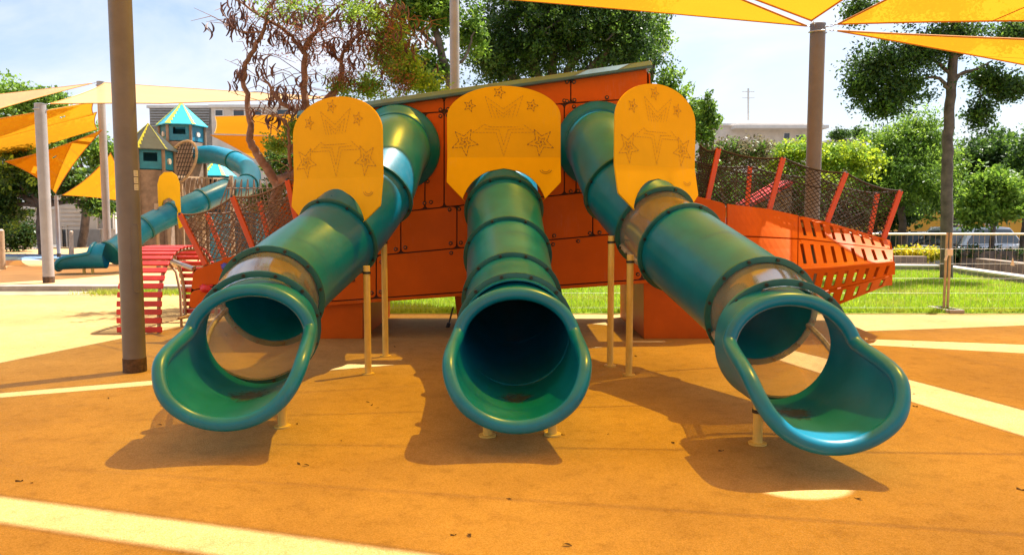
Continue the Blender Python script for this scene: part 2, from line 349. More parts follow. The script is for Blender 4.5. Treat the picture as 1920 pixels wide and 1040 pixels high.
slab('parking_strip', [(3, 23.2), (30, 23.2), (30, 30.5), (3, 30.5)], -.482, .21, M['asphalt'])
def blades(name, n, region, zf, hmin, hmax, wid, mat, parent=None):
    P = region(n); n = len(P)
    a = rng.uniform(0, 2*np.pi, n); h = rng.uniform(hmin, hmax, n); w = wid*rng.uniform(.6, 1.3, n)
    lean = rng.normal(0, .45, (n, 2))*h[:, None]
    d = np.stack([np.cos(a), np.sin(a)], 1)*w[:, None]/2
    z = np.full(n, zf)
    v = np.zeros((n, 3, 3)); v[:, 0, :2] = P-d; v[:, 1, :2] = P+d; v[:, 2, :2] = P+lean
    v[:, 0, 2] = z; v[:, 1, 2] = z; v[:, 2, 2] = z+h
    o = rawmesh(name, v.reshape(-1, 3), np.arange(n*3).reshape(-1, 3), mat, parent, tri=True)
    return o
def lawn_region(n):
    p = np.stack([rng.uniform(-2.4, 11.3, n), 10.9+(rng.uniform(0, 1, n)**1.4)*9.6], 1)
    return p[(p[:, 1] < np.where(p[:, 0] < 4.6, 20.5, 20.5-(p[:, 0]-4.6)*.15)) & (p[:, 0] < 10.3+(p[:, 1]-10.85)*.105)]
tag(blades('lawn_grass', 150000, lawn_region, .012, .03, .085, .014, M['grass']), 'short bright green lawn grass beyond the wire fence', 'grass', kind='stuff')
def tuft_region(n):
    c = np.array([(-7.5, 13.75), (-7.0, 13.8), (-6.75, 13.65), (-6.3, 13.8), (-5.7, 13.7), (-5.5, 13.8)])
    k = rng.integers(0, len(c), n)
    return c[k]+rng.normal(0, 1, (n, 2))*np.array([.30, .12])
tag(blades('weed_grass', 3500, tuft_region, 0, .03, .13, .016, M['grass']), 'ragged green weeds along the far kerb', 'weeds', kind='stuff')

# ================================================================== shade posts and sails
def shade_post(x, y, h, r, label, base_z=0.0, extras=False, rust=False, pm='post'):
    t = thing('shade_post', label, 'post', (x, y, base_z), 'steel posts of the shade sails')
    mb = MB(); mb.tube([(x, y, base_z), (x, y, base_z+h)], r, 28); mb.build('shaft', M[pm], t, smooth=40)
    mb = MB(); mb.tube([(x, y, base_z+h), (x, y, base_z+h+.012), (x, y, base_z+h+.02)], [r*1.03, r*1.03, r*.8], 28); mb.build('cap', M['steel'], t, smooth=40)
    if rust:
        mb = MB(); mb.tube([(x, y, base_z+.004), (x, y, base_z+.13)], r+.004, 28); mb.build('rusty_collar', M['post_rust'], t, smooth=40)
    mb = MB()
    for k in range(2):
        mb.tube([V((x, y, base_z+h-.10))+V((math.cos(a), math.sin(a), 0))*(r+.02) for a in [i*math.pi/8+k*math.pi for i in range(6)]], .011, 6)
    mb.build('eye_ring', M['steel'], t, smooth=60)
    if extras:
        def on(ang, z, e=.002): return V((x+math.cos(ang)*(r+e), y+math.sin(ang)*(r+e), z))
        a0 = math.atan2(-y, -x)+.45                      # a little right of the camera-facing side
        mb = MB(); mb.grid(lambda u, v: on(a0+(u-.5)*.62, 1.05+(v-.5)*.62, .004), 8, 6)
        pl = mb.build('access_plate', M['post'], t, smooth=60)
        mb = MB(); P = []
        for k in range(40):
            s = 2*math.pi*k/40; c, sn = math.cos(s), math.sin(s)
            P.append(on(a0+.31*math.copysign(abs(c)**.45, c), 1.05+.31*math.copysign(abs(sn)**.35, sn), .004))
        mb.tube(P, .0032, 5, closed=True); mb.build('plate_rim', M['post'], pl, smooth=60)
        a1 = a0+.36
        for k in range(3):
            z = 1.805-k*.062
            mb = MB(); mb.grid(lambda u, v: on(a1+(u-.5)*.50, z+(v-.5)*.052, .003), 5, 1)
            st = mb.build('sticker', M['white'], t)
            mb = MB()
            for j in range(3): mb.grid(lambda u, v: on(a1+(u*.7-.38)*.50, z+.013-.013*j+(v-.5)*.004, .0045), 4, 1)
            mb.build('print_lines', M['shutter'], st)
    return t
R0 = V((4.04, 10.0, 3.90)); T0 = V((-1.14, 15.0, 5.78)); L0 = V((-3.47, 6.72, 5.55))
S0 = V((11.6, 7.2, 3.05)); U0 = V((13.4, 12.2, 2.75)); Q0 = V((6.5, 3.1, 5.4)); N0 = V((-2.2, -4.4, 3.9)); X0 = V((-10.2, 1.6, 3.9))
shade_post(L0.x, L0.y, L0.z+.05, .097, 'thick grey-brown post with rusty base collar in front of the red arch', extras=True, rust=True)
shade_post(R0.x, R0.y, R0.z+.05, .097, 'grey-brown post behind the ship stern net where four orange sails meet')
shade_post(T0.x, T0.y, T0.z+.05, .095, 'tall sunlit grey post rising behind the sloping ship roof', pm='post_sunlit')
shade_post(S0.x, S0.y, S0.z, .095, 'low post off to the right holding two orange sails')
shade_post(U0.x, U0.y, U0.z, .095, 'low post near the lawn at far right holding one orange sail')
shade_post(Q0.x, Q0.y, Q0.z, .095, 'tall post beside the camera on the right')
shade_post(N0.x, N0.y, N0.z, .095, 'low post behind the camera')
shade_post(X0.x, X0.y, X0.z, .095, 'low post out of view on the left of the camera')

def sail(corners, posts, label, mat, sag=.11, hole=None, n=28, hem=True, pull=.26, group='shade sails'):
    """cloth between 3 or 4 corners with hollow-cut edges; corners are pulled in from the posts by chains"""
    C = [V(c) for c in corners]; cen = sum(C, V())/len(C)
    K = [c+(cen-c).normalized()*pull for c in C]; cen = sum(K, V())/len(K)
    t = thing('shade_sail', label, 'shade sail', (cen.x, cen.y, 0), group)
    def quad(u, v):
        A, B, Cc, D = K
        def e(p, q, s): m = p.lerp(q, s); return m+(cen-(p+q)/2)*(4*s*(1-s)*sag)
        b, tp, l, r = e(A, B, u), e(D, Cc, u), e(A, D, v), e(B, Cc, v)
        bil = A*(1-u)*(1-v)+B*u*(1-v)+Cc*u*v+D*(1-u)*v
        return b*(1-v)+tp*v+l*(1-u)+r*u-bil
    def tri(u, v):
        # u along edge 0-1, v from that edge to corner 2
        l2 = v; l1 = u*(1-v); l0 = (1-u)*(1-v); l = (l0, l1, l2)
        p = K[0]*l0+K[1]*l1+K[2]*l2
        for k in range(3):
            i, j = (k+1) % 3, (k+2) % 3
            p = p+(K[k]-(K[i]+K[j])/2)*(4*l[i]*l[j]*(1-l[k])**2*sag)
        return p
    fn = quad if len(K) == 4 else tri
    sk = None
    if hole:
        hu, hv, ru, rv = hole
        if hu < 1: sk = lambda i, j: ((i+.5)/n-hu)**2/ru**2+((j+.5)/n-hv)**2/rv**2 < 1
        else:
            def sk(i, j):
                p = fn((i+.5)/n, (j+.5)/n); return ((p.x-hu)/ru)**2+((p.y-hv)/rv)**2 < 1
    mb = MB(); mb.grid(fn, n, n, sk)
    if hole and hu >= 1:        # round the rim of the vent
        for i, q in enumerate(mb.v):
            e = math.hypot((q[0]-hu)/ru, (q[1]-hv)/rv)
            if .6 < e < 1.3: mb.v[i] = (hu+(q[0]-hu)/e, hv+(q[1]-hv)/e, q[2])
    cl = mb.build('cloth', mat, t, smooth=179)
    if hem:
        if len(K) == 4: loops = [[fn(i/n, 0) for i in range(n+1)], [fn(1, i/n) for i in range(n+1)], [fn(1-i/n, 1) for i in range(n+1)], [fn(0, 1-i/n) for i in range(n+1)]]
        else: loops = [[fn(i/n, 0) for i in range(n+1)], [fn(1, i/n) for i in range(n+1)], [fn(0, 1-i/n) for i in range(n+1)]]
        for L in loops:
            mb = MB(); mb.tube(L, .013, 5); mb.build('hem', M['hem'], cl, smooth=60)
    for f in (.22, .42, .62, .82):        # stitched seams between cloth widths
        mb = MB(); w_ = .010; L = [fn(i/n, f) for i in range(n+1)]; L2_ = [fn(i/n, f+.0035) for i in range(n+1)]
        mb.add([a+V((0, 0, -.004)) for a in L]+[a+V((0, 0, -.004)) for a in L2_], [(i, i+1, n+2+i, n+1+i) for i in range(n)]); mb.build('seam', M['hem'], cl)
    for p, k in zip(C, K):
        if p in posts:
            # links of the tensioning chain
            mb = MB(); d = (k-p); m = max(3, int(d.length/.045))
            for i in range(m):
                q = p+d*((i+.5)/m); ax = V((0, 0, 1)) if i % 2 else d.cross(V((0, 0, 1))).normalized()
                P = [q+d.normalized()*(.028*math.cos(a))+ax*(.012*math.sin(a)) for a in [2*math.pi*j/8 for j in range(8)]]
                mb.tube(P, .0045, 4, closed=True)
            mb.build('tension_chain', M['steel'], t, smooth=60)
        # reinforced corner patch
        q1 = k.lerp(cen, .10); w = (cen-k).cross(V((0, 0, 1))).normalized()
    return t
PT = [R0, T0, L0, S0, U0, Q0, N0, X0]
# sail corners: near the tops of the posts
sail([R0, T0, L0], PT, 'orange sail stretched from the stern post to the tall post behind the ship', M['sail'], .004, pull=.15)
hx, hy = 1.70+AZX/math.tan(ELEV)*4.6, 3.92+AZY/math.tan(ELEV)*4.6
L1 = L0-V((0, 0, .35)); PT.append(L1); L2 = V((-3.2, 5.80, 5.2))
s2 = sail([R0, L1, L2, Q0], PT, 'orange sail over the slides whose tip meets the stern post from above', M['sail'], .018, hole=(hx, hy, .25, .17), n=120)
sail([R0, Q0, S0], PT, 'upper of the two orange sails reaching right from the stern post', M['sail'], .03)
sail([R0, S0, U0], PT, 'lower of the two orange sails reaching right from the stern post', M['sail'], .05)
sail([L0, X0, N0], PT, 'orange sail overhead at the near left, out of view', M['sail'], .015, pull=.15)
mb = MB(); mb.tube([L1, L2.lerp(Q0, .02)], .006, 5); mb.build('tension_cable', M['steel'], s2)
sail([L2, N0, Q0], PT, 'orange sail overhead behind the camera', M['sail'], .010, pull=.12)
# second group of sails, over the far playground on the left
def farpost(px, py_top, py_base, Y, r, label, z0=.10):
    b = W(px, py_base, Y); tp = W(px, py_top, Y)
    shade_post(b.x, Y, tp.z-z0, r, label, base_z=z0, rust=True, pm='post_sunlit'); return V((b.x, Y, tp.z))
pa = farpost(92, 196, 535, 15.0, .105, 'sunlit grey post standing alone on the far kerb at left')
pb = farpost(203, 154, 490, 22.0, .105, 'grey post half hidden by the thick rusty-based post, carrying the sail peak')
pc = farpost(111, 368, 490, 25.0, .06, 'short thin post where the bright orange far sail comes to a point')
FP = [pa, pb, pc]
sail([pb, W(-110, 188, 29), W(-70, 226, 15.5)], FP, 'sail with sunlit grey-tan top sloping from the far peak down to the left edge', M['sail_sunlit'], .03)
sail([pb, W(660, 184, 24), W(300, 196, 17), pa], FP, 'sail with sunlit cream top reaching from the far peak towards the bare-branched tree', M['sail_sunlit'], .05)
sail([W(-60, 232, 17), W(190, 186, 22), W(182, 214, 26), W(-60, 275, 24)], FP, 'brown-shaded sail just below the sunlit grey-tan sail at left edge', M['sail'], .03, hole=(.72, .6, .03, .05), n=40)
sail([W(-60, 268, 25), W(192, 206, 25.5), W(197, 240, 27.5), W(-60, 320, 28)], FP, 'brown sail in the shade above the bright orange one', M['sail'], .04)
sail([pc, W(-10, 302, 22), W(200, 238, 21)], FP, 'bright orange triangular sail pointing down to the short thin post', M['sail'], .05, hole=(.66, .42, .03, .025), n=44)
sail([pc, W(208, 280, 22), W(290, 392, 26)], FP, 'orange sail between the short thin post and the thick post', M['sail'], .05)
sail([W(395, 218, 33), W(640, 210, 36), W(640, 262, 28), W(392, 252, 28)], FP, 'upper orange sail behind the blue tower roof', M['sail'], .03)
sail([W(385, 252, 31), W(640, 256, 34), W(640, 306, 27), W(470, 300, 27)], FP, 'lower orange sail behind the blue tower and its slide', M['sail'], .03)
# ================================================================== the ship
YF = 8.55
ship = thing('play_ship', 'large orange panelled play ship with sloping roof and rope-net decks', 'play structure', (0, 9.5, 0))
def F(px, py, Y=YF): return W(px, py, Y)
def yl(x, x0, y0, s): return y0+s*(x-x0)
top = lambda x: yl(x, 680, 204, -.1413)
sm1 = lambda x: yl(x, 764, 215, -.068)
sm2 = lambda x: yl(x, 752, 397, -.105)
sm3 = lambda x: yl(x, 726, 477, -.09)
bot = lambda x: yl(x, 686, 560, -.07)
def ppanel(name, px_poly, Y=YF, th=.018, r=.05, mat=None, parent=None, bevel=.004, g=1.1):
    P = [F(x, y, Y) for x, y in px_poly]; c = sum(P, V())/len(P)
    P2 = []
    m = len(P); gg = g*Y/FPX
    for i in range(m):
        p = P[i]; a = (P[i-1]-p).normalized(); b = (P[(i+1) % m]-p).normalized(); P2.append(p+(a+b)*gg)
    mb = MB(); mb.prism(roundpoly(P2, r, 3), (0, -th, 0))
    return mb.build(name, mat or M['orange'], parent or ship, bevel=bevel)
# dark carcass behind the panels
mb = MB(); mb.prism([F(598, 224), F(1216, 135), F(1226, 380), F(1345, 390), F(1345, 520), F(600, 566), F(470, 574), F(354, 578), F(364, 506), F(476, 465), F(575, 420), F(598, 400)][::-1], (0, .03, 0))
mb.build('carcass', M['seam'], ship)
mb = MB(); mb.prism([F(598, 224, 10.5), F(1218, 140, 10.5), F(1226, 380, 10.5), F(1345, 390, 10.5), F(1345, 500, 10.5), F(600, 530, 10.5), F(470, 520, 10.5)][::-1], (0, .03, 0))
mb.build('far_side_wall', M['orange'], ship)
def quadp(xa, xb, fa, fb, xa2=None, xb2=None, **k):
    xa2 = xa if xa2 is None else xa2; xb2 = xb if xb2 is None else xb2
    return ppanel('hull_panel', [(xa, fa(xa)), (xb, fa(xb)), (xb2, fb(xb2)), (xa2, fb(xa2))], **k)
for xs in ((602, 700), (700, 833), (833, 960), (960, 1070), (1070, 1214)): quadp(*xs, top, sm1)
for xs in ((602, 690), (690, 797), (797, 833), (833, 960), (960, 1058)): quadp(*xs, sm1, sm2)
mid = lambda x: yl(x, 1058, 284, -.03); mid2 = lambda x: yl(x, 1058, 316, -.03)
quadp(1058, 1226, sm1, mid); quadp(1058, 1226, mid, mid2); quadp(1058, 1080, mid2, sm2); quadp(1080, 1226, mid2, sm2)
for xs in ((602, 752), (752, 857), (857, 1000), (1000, 1111), (1111, 1230)): quadp(*xs, sm2, sm3)
for xs in ((602, 706), (706, 880), (880, 1203)): quadp(*xs, sm3, bot)
# long bottom rail
rail = ppanel('bottom_rail', [(560, bot(560)), (1340, bot(1340)), (1340, bot(1340)+8), (560, bot(560)+8)], th=.03, r=.005)
# stern side between cabin and raked tail
stop = lambda x: yl(x, 1326, 377, .118)
sch = lambda x: yl(x, 1407, 444, .055)
quadp(1230, 1361, lambda x: stop(x) if x > 1300 else sm2(x)+1, sch); quadp(1230, 1361, sch, lambda x: yl(x, 1230, 520, -.05), th=.016)
# roof: fascia with a raked front strip and the deck behind
mb = MB()
ra, rb = F(560, top(560)+2), F(1220, top(1220)+1)
for a, b in ((ra, rb),):
    prof = [(-.10, -.01), (-.10, .022), (-.02, .085), (2.05, .10), (2.05, -.01)]
    A = [a+V((0, y, z)) for y, z in prof]; B = [b+V((0, y, z)) for y, z in prof]; n = len(prof)
    mb.add(A+B, [tuple(range(n)), tuple(range(n, 2*n))[::-1]]+[(i, n+i, n+(i+1) % n, (i+1) % n) for i in range(n)])
mb.build('roof', M['roof'], ship, bevel=.008)
mb = MB(); mb.prism([F(1210, top(1210)+10), F(1219, top(1219)+9), F(1226, 372), F(1217, 372)][::-1], (0, 1.9, 0)); mb.build('cabin_end_wall', M['orange'], ship)
# bow
bow = [(364, 506), (476, 465), (604, 408), (604, 470), (476, 512), (360, 536)]
ppanel('hull_panel', [(364, 506), (476, 465), (604, 418), (604, 488), (358, 545)]); ppanel('hull_panel', [(358, 545), (604, 488), (604, 566), (354, 578)])
mb = MB(); mb.prism([F(363, 507), F(367, 505), F(358, 577), F(354, 577)], (0, 1.7, 0)); mb.build('bow_end_wall', M['orange'], ship)
# deck
mb = MB(); mb.prism([F(372, 512), F(476, 474), F(600, 430), F(600, 440), F(476, 484), F(372, 522)][::-1], (0, 1.9, 0)); mb.build('deck', M['beam'], ship)
# feet of the hull
def foot(xa, xb, ytop, ybot, d, Y=YF+.04, name='hull_foot'):
    P = [F(xa, ytop, Y), F(xb, ytop, Y), F(xb, ybot, Y), F(xa, ybot, Y)]
    z0 = 0
    P[2].z = z0; P[3].z = z0
    mb = MB(); mb.prism(P[::-1], (0, d, 0)); return mb.build(name, M['orange'], ship, bevel=.006)
foot(560, 680, 568, 636, 1.95); foot(1207, 1352, 526, 640, 1.9)
mb = MB(); a = F(852, 552, 9.6); b = F(882, 552, 9.6); c = V((b.x-.02, 9.6, 0)); d = V((b.x-.16, 9.6, 0)); mb.prism([a, b, c, d][::-1], (0, .3, 0)); mb.build('hull_foot', M['orange'], ship, bevel=.006)
mb = MB(); mb.tube([F(850, 575, 9.55), F(842, 605, 9.5)], .012, 6); mb.tube([F(842, 605, 9.5), F(838, 617, 9.5)], .026, 8); mb.build('hanging_strap', M['bolt'], ship)
# raked stern with slots
def lerp_line(L, x):
    for (x0, y0), (x1, y1) in zip(L, L[1:]):
        if x <= x1: return y0+(y1-y0)*(x-x0)/(x1-x0)
    return L[-1][1]
Ltop = [(1361, 381), (1442, 392), (1549, 417), (1667, 452)]
Lmid = [(1361, 442), (1407, 444), (1508, 450), (1674, 470)]
Lchn = [(1361, 510), (1487, 506), (1560, 502), (1679, 491)]
Llow = [(1361, 566), (1504, 553), (1600, 532), (1674, 513)]
Lbot = [(1361, 606), (1500, 590), (1556, 576), (1661, 533)]
def Yof(row, x):
    t = max(0, min(1, (x-1361)/140)); b = {0: 8.62+.36*t, 1: 8.585+.14*t, 2: 8.55-.10*t, 3: 8.56+.08*t, 4: 8.58+.30*t}[row]
    return b+max(0, (x-1600)/80)*.10
LL = [Ltop, Lmid, Lchn, Llow, Lbot]
def hullpt(r, x, v):
    ya, yb = lerp_line(LL[r], x), lerp_line(LL[r+1], x)
    a, b = F(x, ya, Yof(r, x)), F(x, yb, Yof(r+1, x)); return a.lerp(b, v)
for r in range(4):
    g = .025
    for (x0, x1) in ((1362.5, 1492), (1494, 1500)):
        pass
    mb = MB(); mb.grid(lambda u, v: hullpt(r, 1362.5+u*(1494-1362.5), g+v*(1-2*g)), 12, 3); mb.build('hull_panel', M['orange'], ship, solid=.018)
    xe = (1667, 1673, 1677, 1672)[r]; x0 = 1496
    ns = 9 if r < 3 else 7
    nu = ns*6+2
    def us(i): return i/nu
    def fn(u, v, r=r, x0=x0, xe=xe):
        sh = (v-.5)*(10 if r < 2 else -10)*(4*u*(1-u) > .12)
        return hullpt(r, min(max(x0+u*(xe-x0)+sh, x0), xe), g+v*(1-2*g))
    mb = MB(); vv = [0, .14, .5, .86, 1]
    nvv = len(vv)-1
    vs = [fn(i/nu, v) for v in vv for i in range(nu+1)]
    fs = [(j*(nu+1)+i, j*(nu+1)+i+1, (j+1)*(nu+1)+i+1, (j+1)*(nu+1)+i) for j in range(nvv) for i in range(nu) if not (j in (1, 2) and i % 6 in (2, 3) and 2 <= i < nu-2)]
    mb.add(vs, fs); mb.build('slotted_panel', M['orange'], ship, solid=.018)
# far side of the stern and its transom, so the slots look into a real hull
mb = MB(); mb.grid(lambda u, v: F(1361+u*250, (392+u*40)*(1-v)+(535-u*25)*v, 10.35), 6, 2); mb.build('far_side_panel', M['orange'], ship, solid=.02)
mb = MB(); mb.grid(lambda u, v: F(1667+6*math.sin(v*math.pi), 454+v*76, 9.0).lerp(F(1600, 440+v*66, 10.35), u), 4, 6); mb.build('transom', M['orange'], ship, solid=.02)
# chine rub rail
mb = MB(); mb.tube([F(x, lerp_line(Lchn, x), Yof(2, x)-.012) for x in range(1362, 1679, 12)], .018, 6); mb.build('rub_rail', M['orange'], ship, smooth=60)
# stern deck
mb = MB(); mb.grid(lambda u, v: F(1345+u*310, lerp_line(Ltop, max(1361, 1345+u*310))+6, Yof(0, 1345+u*310)).lerp(F(1335+u*265, 400+u*35, 10.35), v), 8, 2); mb.build('deck', M['beam'], ship, solid=.03)
# bolts
def bolt(px, py, Y=YF):
    c = F(px, py, Y-.018)
    mb = MB(); mb.tube([c, c+V((0, -.004, 0)), c+V((0, -.010, 0))], [.024, .024, .016], 10)
    b = mb.build('bolt', M['bolt'], ship, smooth=40)
    mb = MB(); mb.disc(c+V((0, -.008, 0)), (0, -1, 0), .011, .004, 8); mb.build('bolt_cap', M['orange'], b)
BP = [(763, 209), (826, 206), (840, 205), (826, 218), (840, 217), (700, 214), (788, 328), (789, 342), (802, 340), (796, 381), (808, 379), (690, 236), (720, 215),
      (760, 405), (843, 393), (861, 392), (760, 464), (845, 456), (864, 455), (742, 467), (846, 474), (697, 489), (715, 491), (697, 549), (714, 547), (662, 525), (1037, 458), (1039, 442), (1106, 437), (1124, 436), (1084, 452), (1098, 372),
      (1196, 514), (1216, 514), (1058, 189), (1063, 154), (1076, 154), (1063, 190), (1076, 200), (1077, 188), (1060, 277), (1062, 292), (1075, 290), (1076, 309), (1078, 321), (1070, 359), (1084, 358), (1202, 178), (1212, 176), (1138, 183), (866, 203), (880, 201), (980, 172), (1238, 512), (640, 480), (640, 540), (1005, 380), (1010, 440)]
for p in BP: bolt(*p)
# climbing holds on the bow with their knotted ropes
for nm, c, px, py in (('climbing_hold', 'hold_blue', 428, 500), ('climbing_hold', 'hold_red', 388, 540)):
    mb = MB(); o = F(px, py, YF-.02); vs = []
    for i in range(6):
        for k in range(9):
            a = 2*math.pi*k/9; r = .062*math.cos(i/5*1.45)*(1+.28*math.sin(a*3+i)+.12*math.cos(2*a))
            vs.append(o+V((r*math.cos(a)*1.2, -.075*math.sin(i/5*1.5), r*math.sin(a)*.85)))
    mb.add(vs, [(i*9+k, i*9+(k+1) % 9, (i+1)*9+(k+1) % 9, (i+1)*9+k) for i in range(5) for k in range(9)]+[tuple(range(45, 54))]); h = mb.build(nm, M[c], ship, smooth=50)
    mb = MB(); mb.tube([o+V((0, -.04, 0)), F(px+40, py-8, YF-.04), F(px+75, py-13, YF-.03)], .010, 6); mb.build('rope', M['rope'], ship, smooth=60)
# net posts and nets
def netpost(pb, pt, r=.028, mat='orange_post'):
    mb = MB(); d = (pt-pb); mb.bar(pb-d*.06, pt, .062, .05, V((0, 1, 0))); p = mb.build('net_post', M[mat], ship, bevel=.008)
    mb = MB(); mb.tube([pt-d.normalized()*.01, pt+d.normalized()*.02], [.03, .018], 8); mb.build('post_cap', M['bolt'], p, smooth=50)
def net(fn, Lu, Lv, cell, rad, mat, name='rope_net', square=False):
    """rope mesh on the patch fn(u,v); diamonds, or squares"""
    mb = MB(); lines = []
    if square:
        for i in range(int(Lu/cell)+1): lines.append([(i*cell, t*Lv/6) for t in range(7)])
        for j in range(int(Lv/cell)+1): lines.append([(t*Lu/10, j*cell) for t in range(11)])
    else:
        c = cell*math.sqrt(2); k = -Lv
        while k < Lu:
            for sgn in (1, -1):
                s0, s1 = max(0, k), min(Lu, k+Lv)
                if s1-s0 > .01:
                    n = max(2, int((s1-s0)/.12)+1); pts = []
                    for i in range(n+1):
                        s = s0+(s1-s0)*i/n; t = (s-k) if sgn > 0 else Lv-(s-k); pts.append((s, t))
                    lines.append(pts)
            k += c
    for L in lines: mb.tube([fn(min(1, s/Lu), min(1, t/Lv))+V((0, random.gauss(0, .006), random.gauss(0, .004))) for s, t in L], rad, 4, caps=False)
    return tag(mb.build(name, M[mat], ship, smooth=179), kind='stuff')
def netrun(B, Tp, cell, rad, mat, rope_r=.012, midline=True, sagk=.05):
    B = [V(b) for b in B]; Tp = [V(t) for t in Tp]; n = len(B)-1
    def fn(u, v):
        s = min(u*n, n-1e-6); i = int(s); f = s-i
        b, t = B[i].lerp(B[i+1], f), Tp[i].lerp(Tp[i+1], f); t = t-V((0, 0, 1))*sagk*4*f*(1-f)
        return b.lerp(t, v)
    Lu = sum((B[i+1]-B[i]).length for i in range(n)); Lv = (Tp[0]-B[0]).length
    net(fn, Lu, Lv, cell, rad, mat)
    for v in ((1.0, .66) if midline else (1.0,)):
        mb = MB(); mb.tube([fn(i/40, v) for i in range(41)], rope_r*(1 if v == 1 else .7), 6); mb.build('top_rope' if v == 1 else 'middle_rope', M[mat], ship, smooth=60)
    mb = MB(); mb.tube([fn(i/40, 0) for i in range(41)], rope_r*.7, 6); mb.build('lacing_rope', M[mat], ship, smooth=60)
# stern, near side then far side
sb = [F(1300, 374, 8.75), F(1326, 377, 8.75), F(1442, 394, 8.9), F(1549, 420, 9.0), F(1655, 450, 9.06)]
stp = [F(1312, 272, 8.78), F(1347, 279, 8.78), F(1468, 296, 8.95), F(1586, 324, 9.05), F(1688, 358, 9.10)]
for b, t in list(zip(sb, stp))[1:]: netpost(b, t)
netrun(sb, stp, .040, .0050, 'rope')
fb = [F(1290, 388, 10.4), F(1400, 395, 10.4), F(1520, 415, 10.4), F(1630, 440, 10.4)]; ft = [F(1296, 300, 10.4), F(1406, 312, 10.4), F(1532, 332, 10.4), F(1645, 362, 10.4)]
for b, t in list(zip(fb, ft))[1:]: netpost(b, t, mat='orange_post')
netrun(fb, ft, .050, .0052, 'rope')
mb = MB(); mb.tube([stp[-1], ft[-1]], .012, 6); mb.build('top_rope', M['rope'], ship)
# bow, near side then far side
bb = [F(384, 492, 8.6), F(474, 464, 8.6), F(560, 430, 8.6), F(640, 402, 8.6)]; bt = [F(338, 402, 8.7), F(436, 369, 8.7), F(539, 338, 8.7), F(632, 300, 8.7)]
for b, t in zip(bb, bt): netpost(b, t)
netrun(bb, bt, .045, .0052, 'rope_tan', sagk=.07)
gb = [F(422, 486, 10.3), F(505, 455, 10.3), F(600, 420, 10.3)]; gt = [F(388, 400, 10.3), F(487, 378, 10.3), F(590, 350, 10.3)]
for b, t in zip(gb, gt): netpost(b, t, mat='orange_post')
netrun(gb, gt, .055, .0060, 'rope_tan', sagk=.06)

# ================================================================== tube slides
RT = .385
def tube_shell(mb, pts, r, th=.012, n=40):
    fr = frames(pts); vs = []; m = len(pts)
    for rad in (r, r-th):
        for (T, N, B), p in zip(fr, pts):
            for k in range(n):
                a = 2*math.pi*k/n; vs.append(p+(N*math.cos(a)+B*math.sin(a))*rad)
    fs = []; o = m*n
    for i in range(m-1):
        for k in range(n):
            k2 = (k+1) % n; a, b, c, d = i*n+k, i*n+k2, (i+1)*n+k2, (i+1)*n+k
            fs += [(a, b, c, d), (o+d, o+c, o+b, o+a)]
    for i, fl in ((0, 1), (m-1, 0)):
        for k in range(n):
            k2 = (k+1) % n; q = (i*n+k, o+i*n+k, o+i*n+k2, i*n+k2); fs.append(q if fl else q[::-1])
    mb.add(vs, fs)
def ringat(pts, i, r, w, nbolt, parent, mat, boltmat=True):
    fr = frames(pts)[i]; T, N, B = fr; p = pts[i]
    mb = MB(); prof = [(-w, RT-.006), (-w, r-.008), (-w*.7, r), (w*.7, r), (w, r-.008), (w, RT-.006)]
    n = 44; vs = []
    for k in range(n):
        a = 2*math.pi*k/n; d = N*math.cos(a)+B*math.sin(a)
        vs += [p+T*s+d*q for s, q in prof]
    m = len(prof); mb.add(vs, [(k*m+j, k*m+j+1, ((k+1) % n)*m+j+1, ((k+1) % n)*m+j) for k in range(n) for j in range(m-1)])
    ring = mb.build('flange_ring', M[mat], parent, smooth=40)
    for k in range(nbolt):
        a = 2*math.pi*(k+.5)/nbolt; d = N*math.cos(a)+B*math.sin(a); q = p+d*(r-.020)
        mb = MB(); mb.tube([q-T*(w+.010), q+T*(w+.014)], .013, 8); mb.build('bolt', M['bolt'], ring, smooth=40)
    return ring
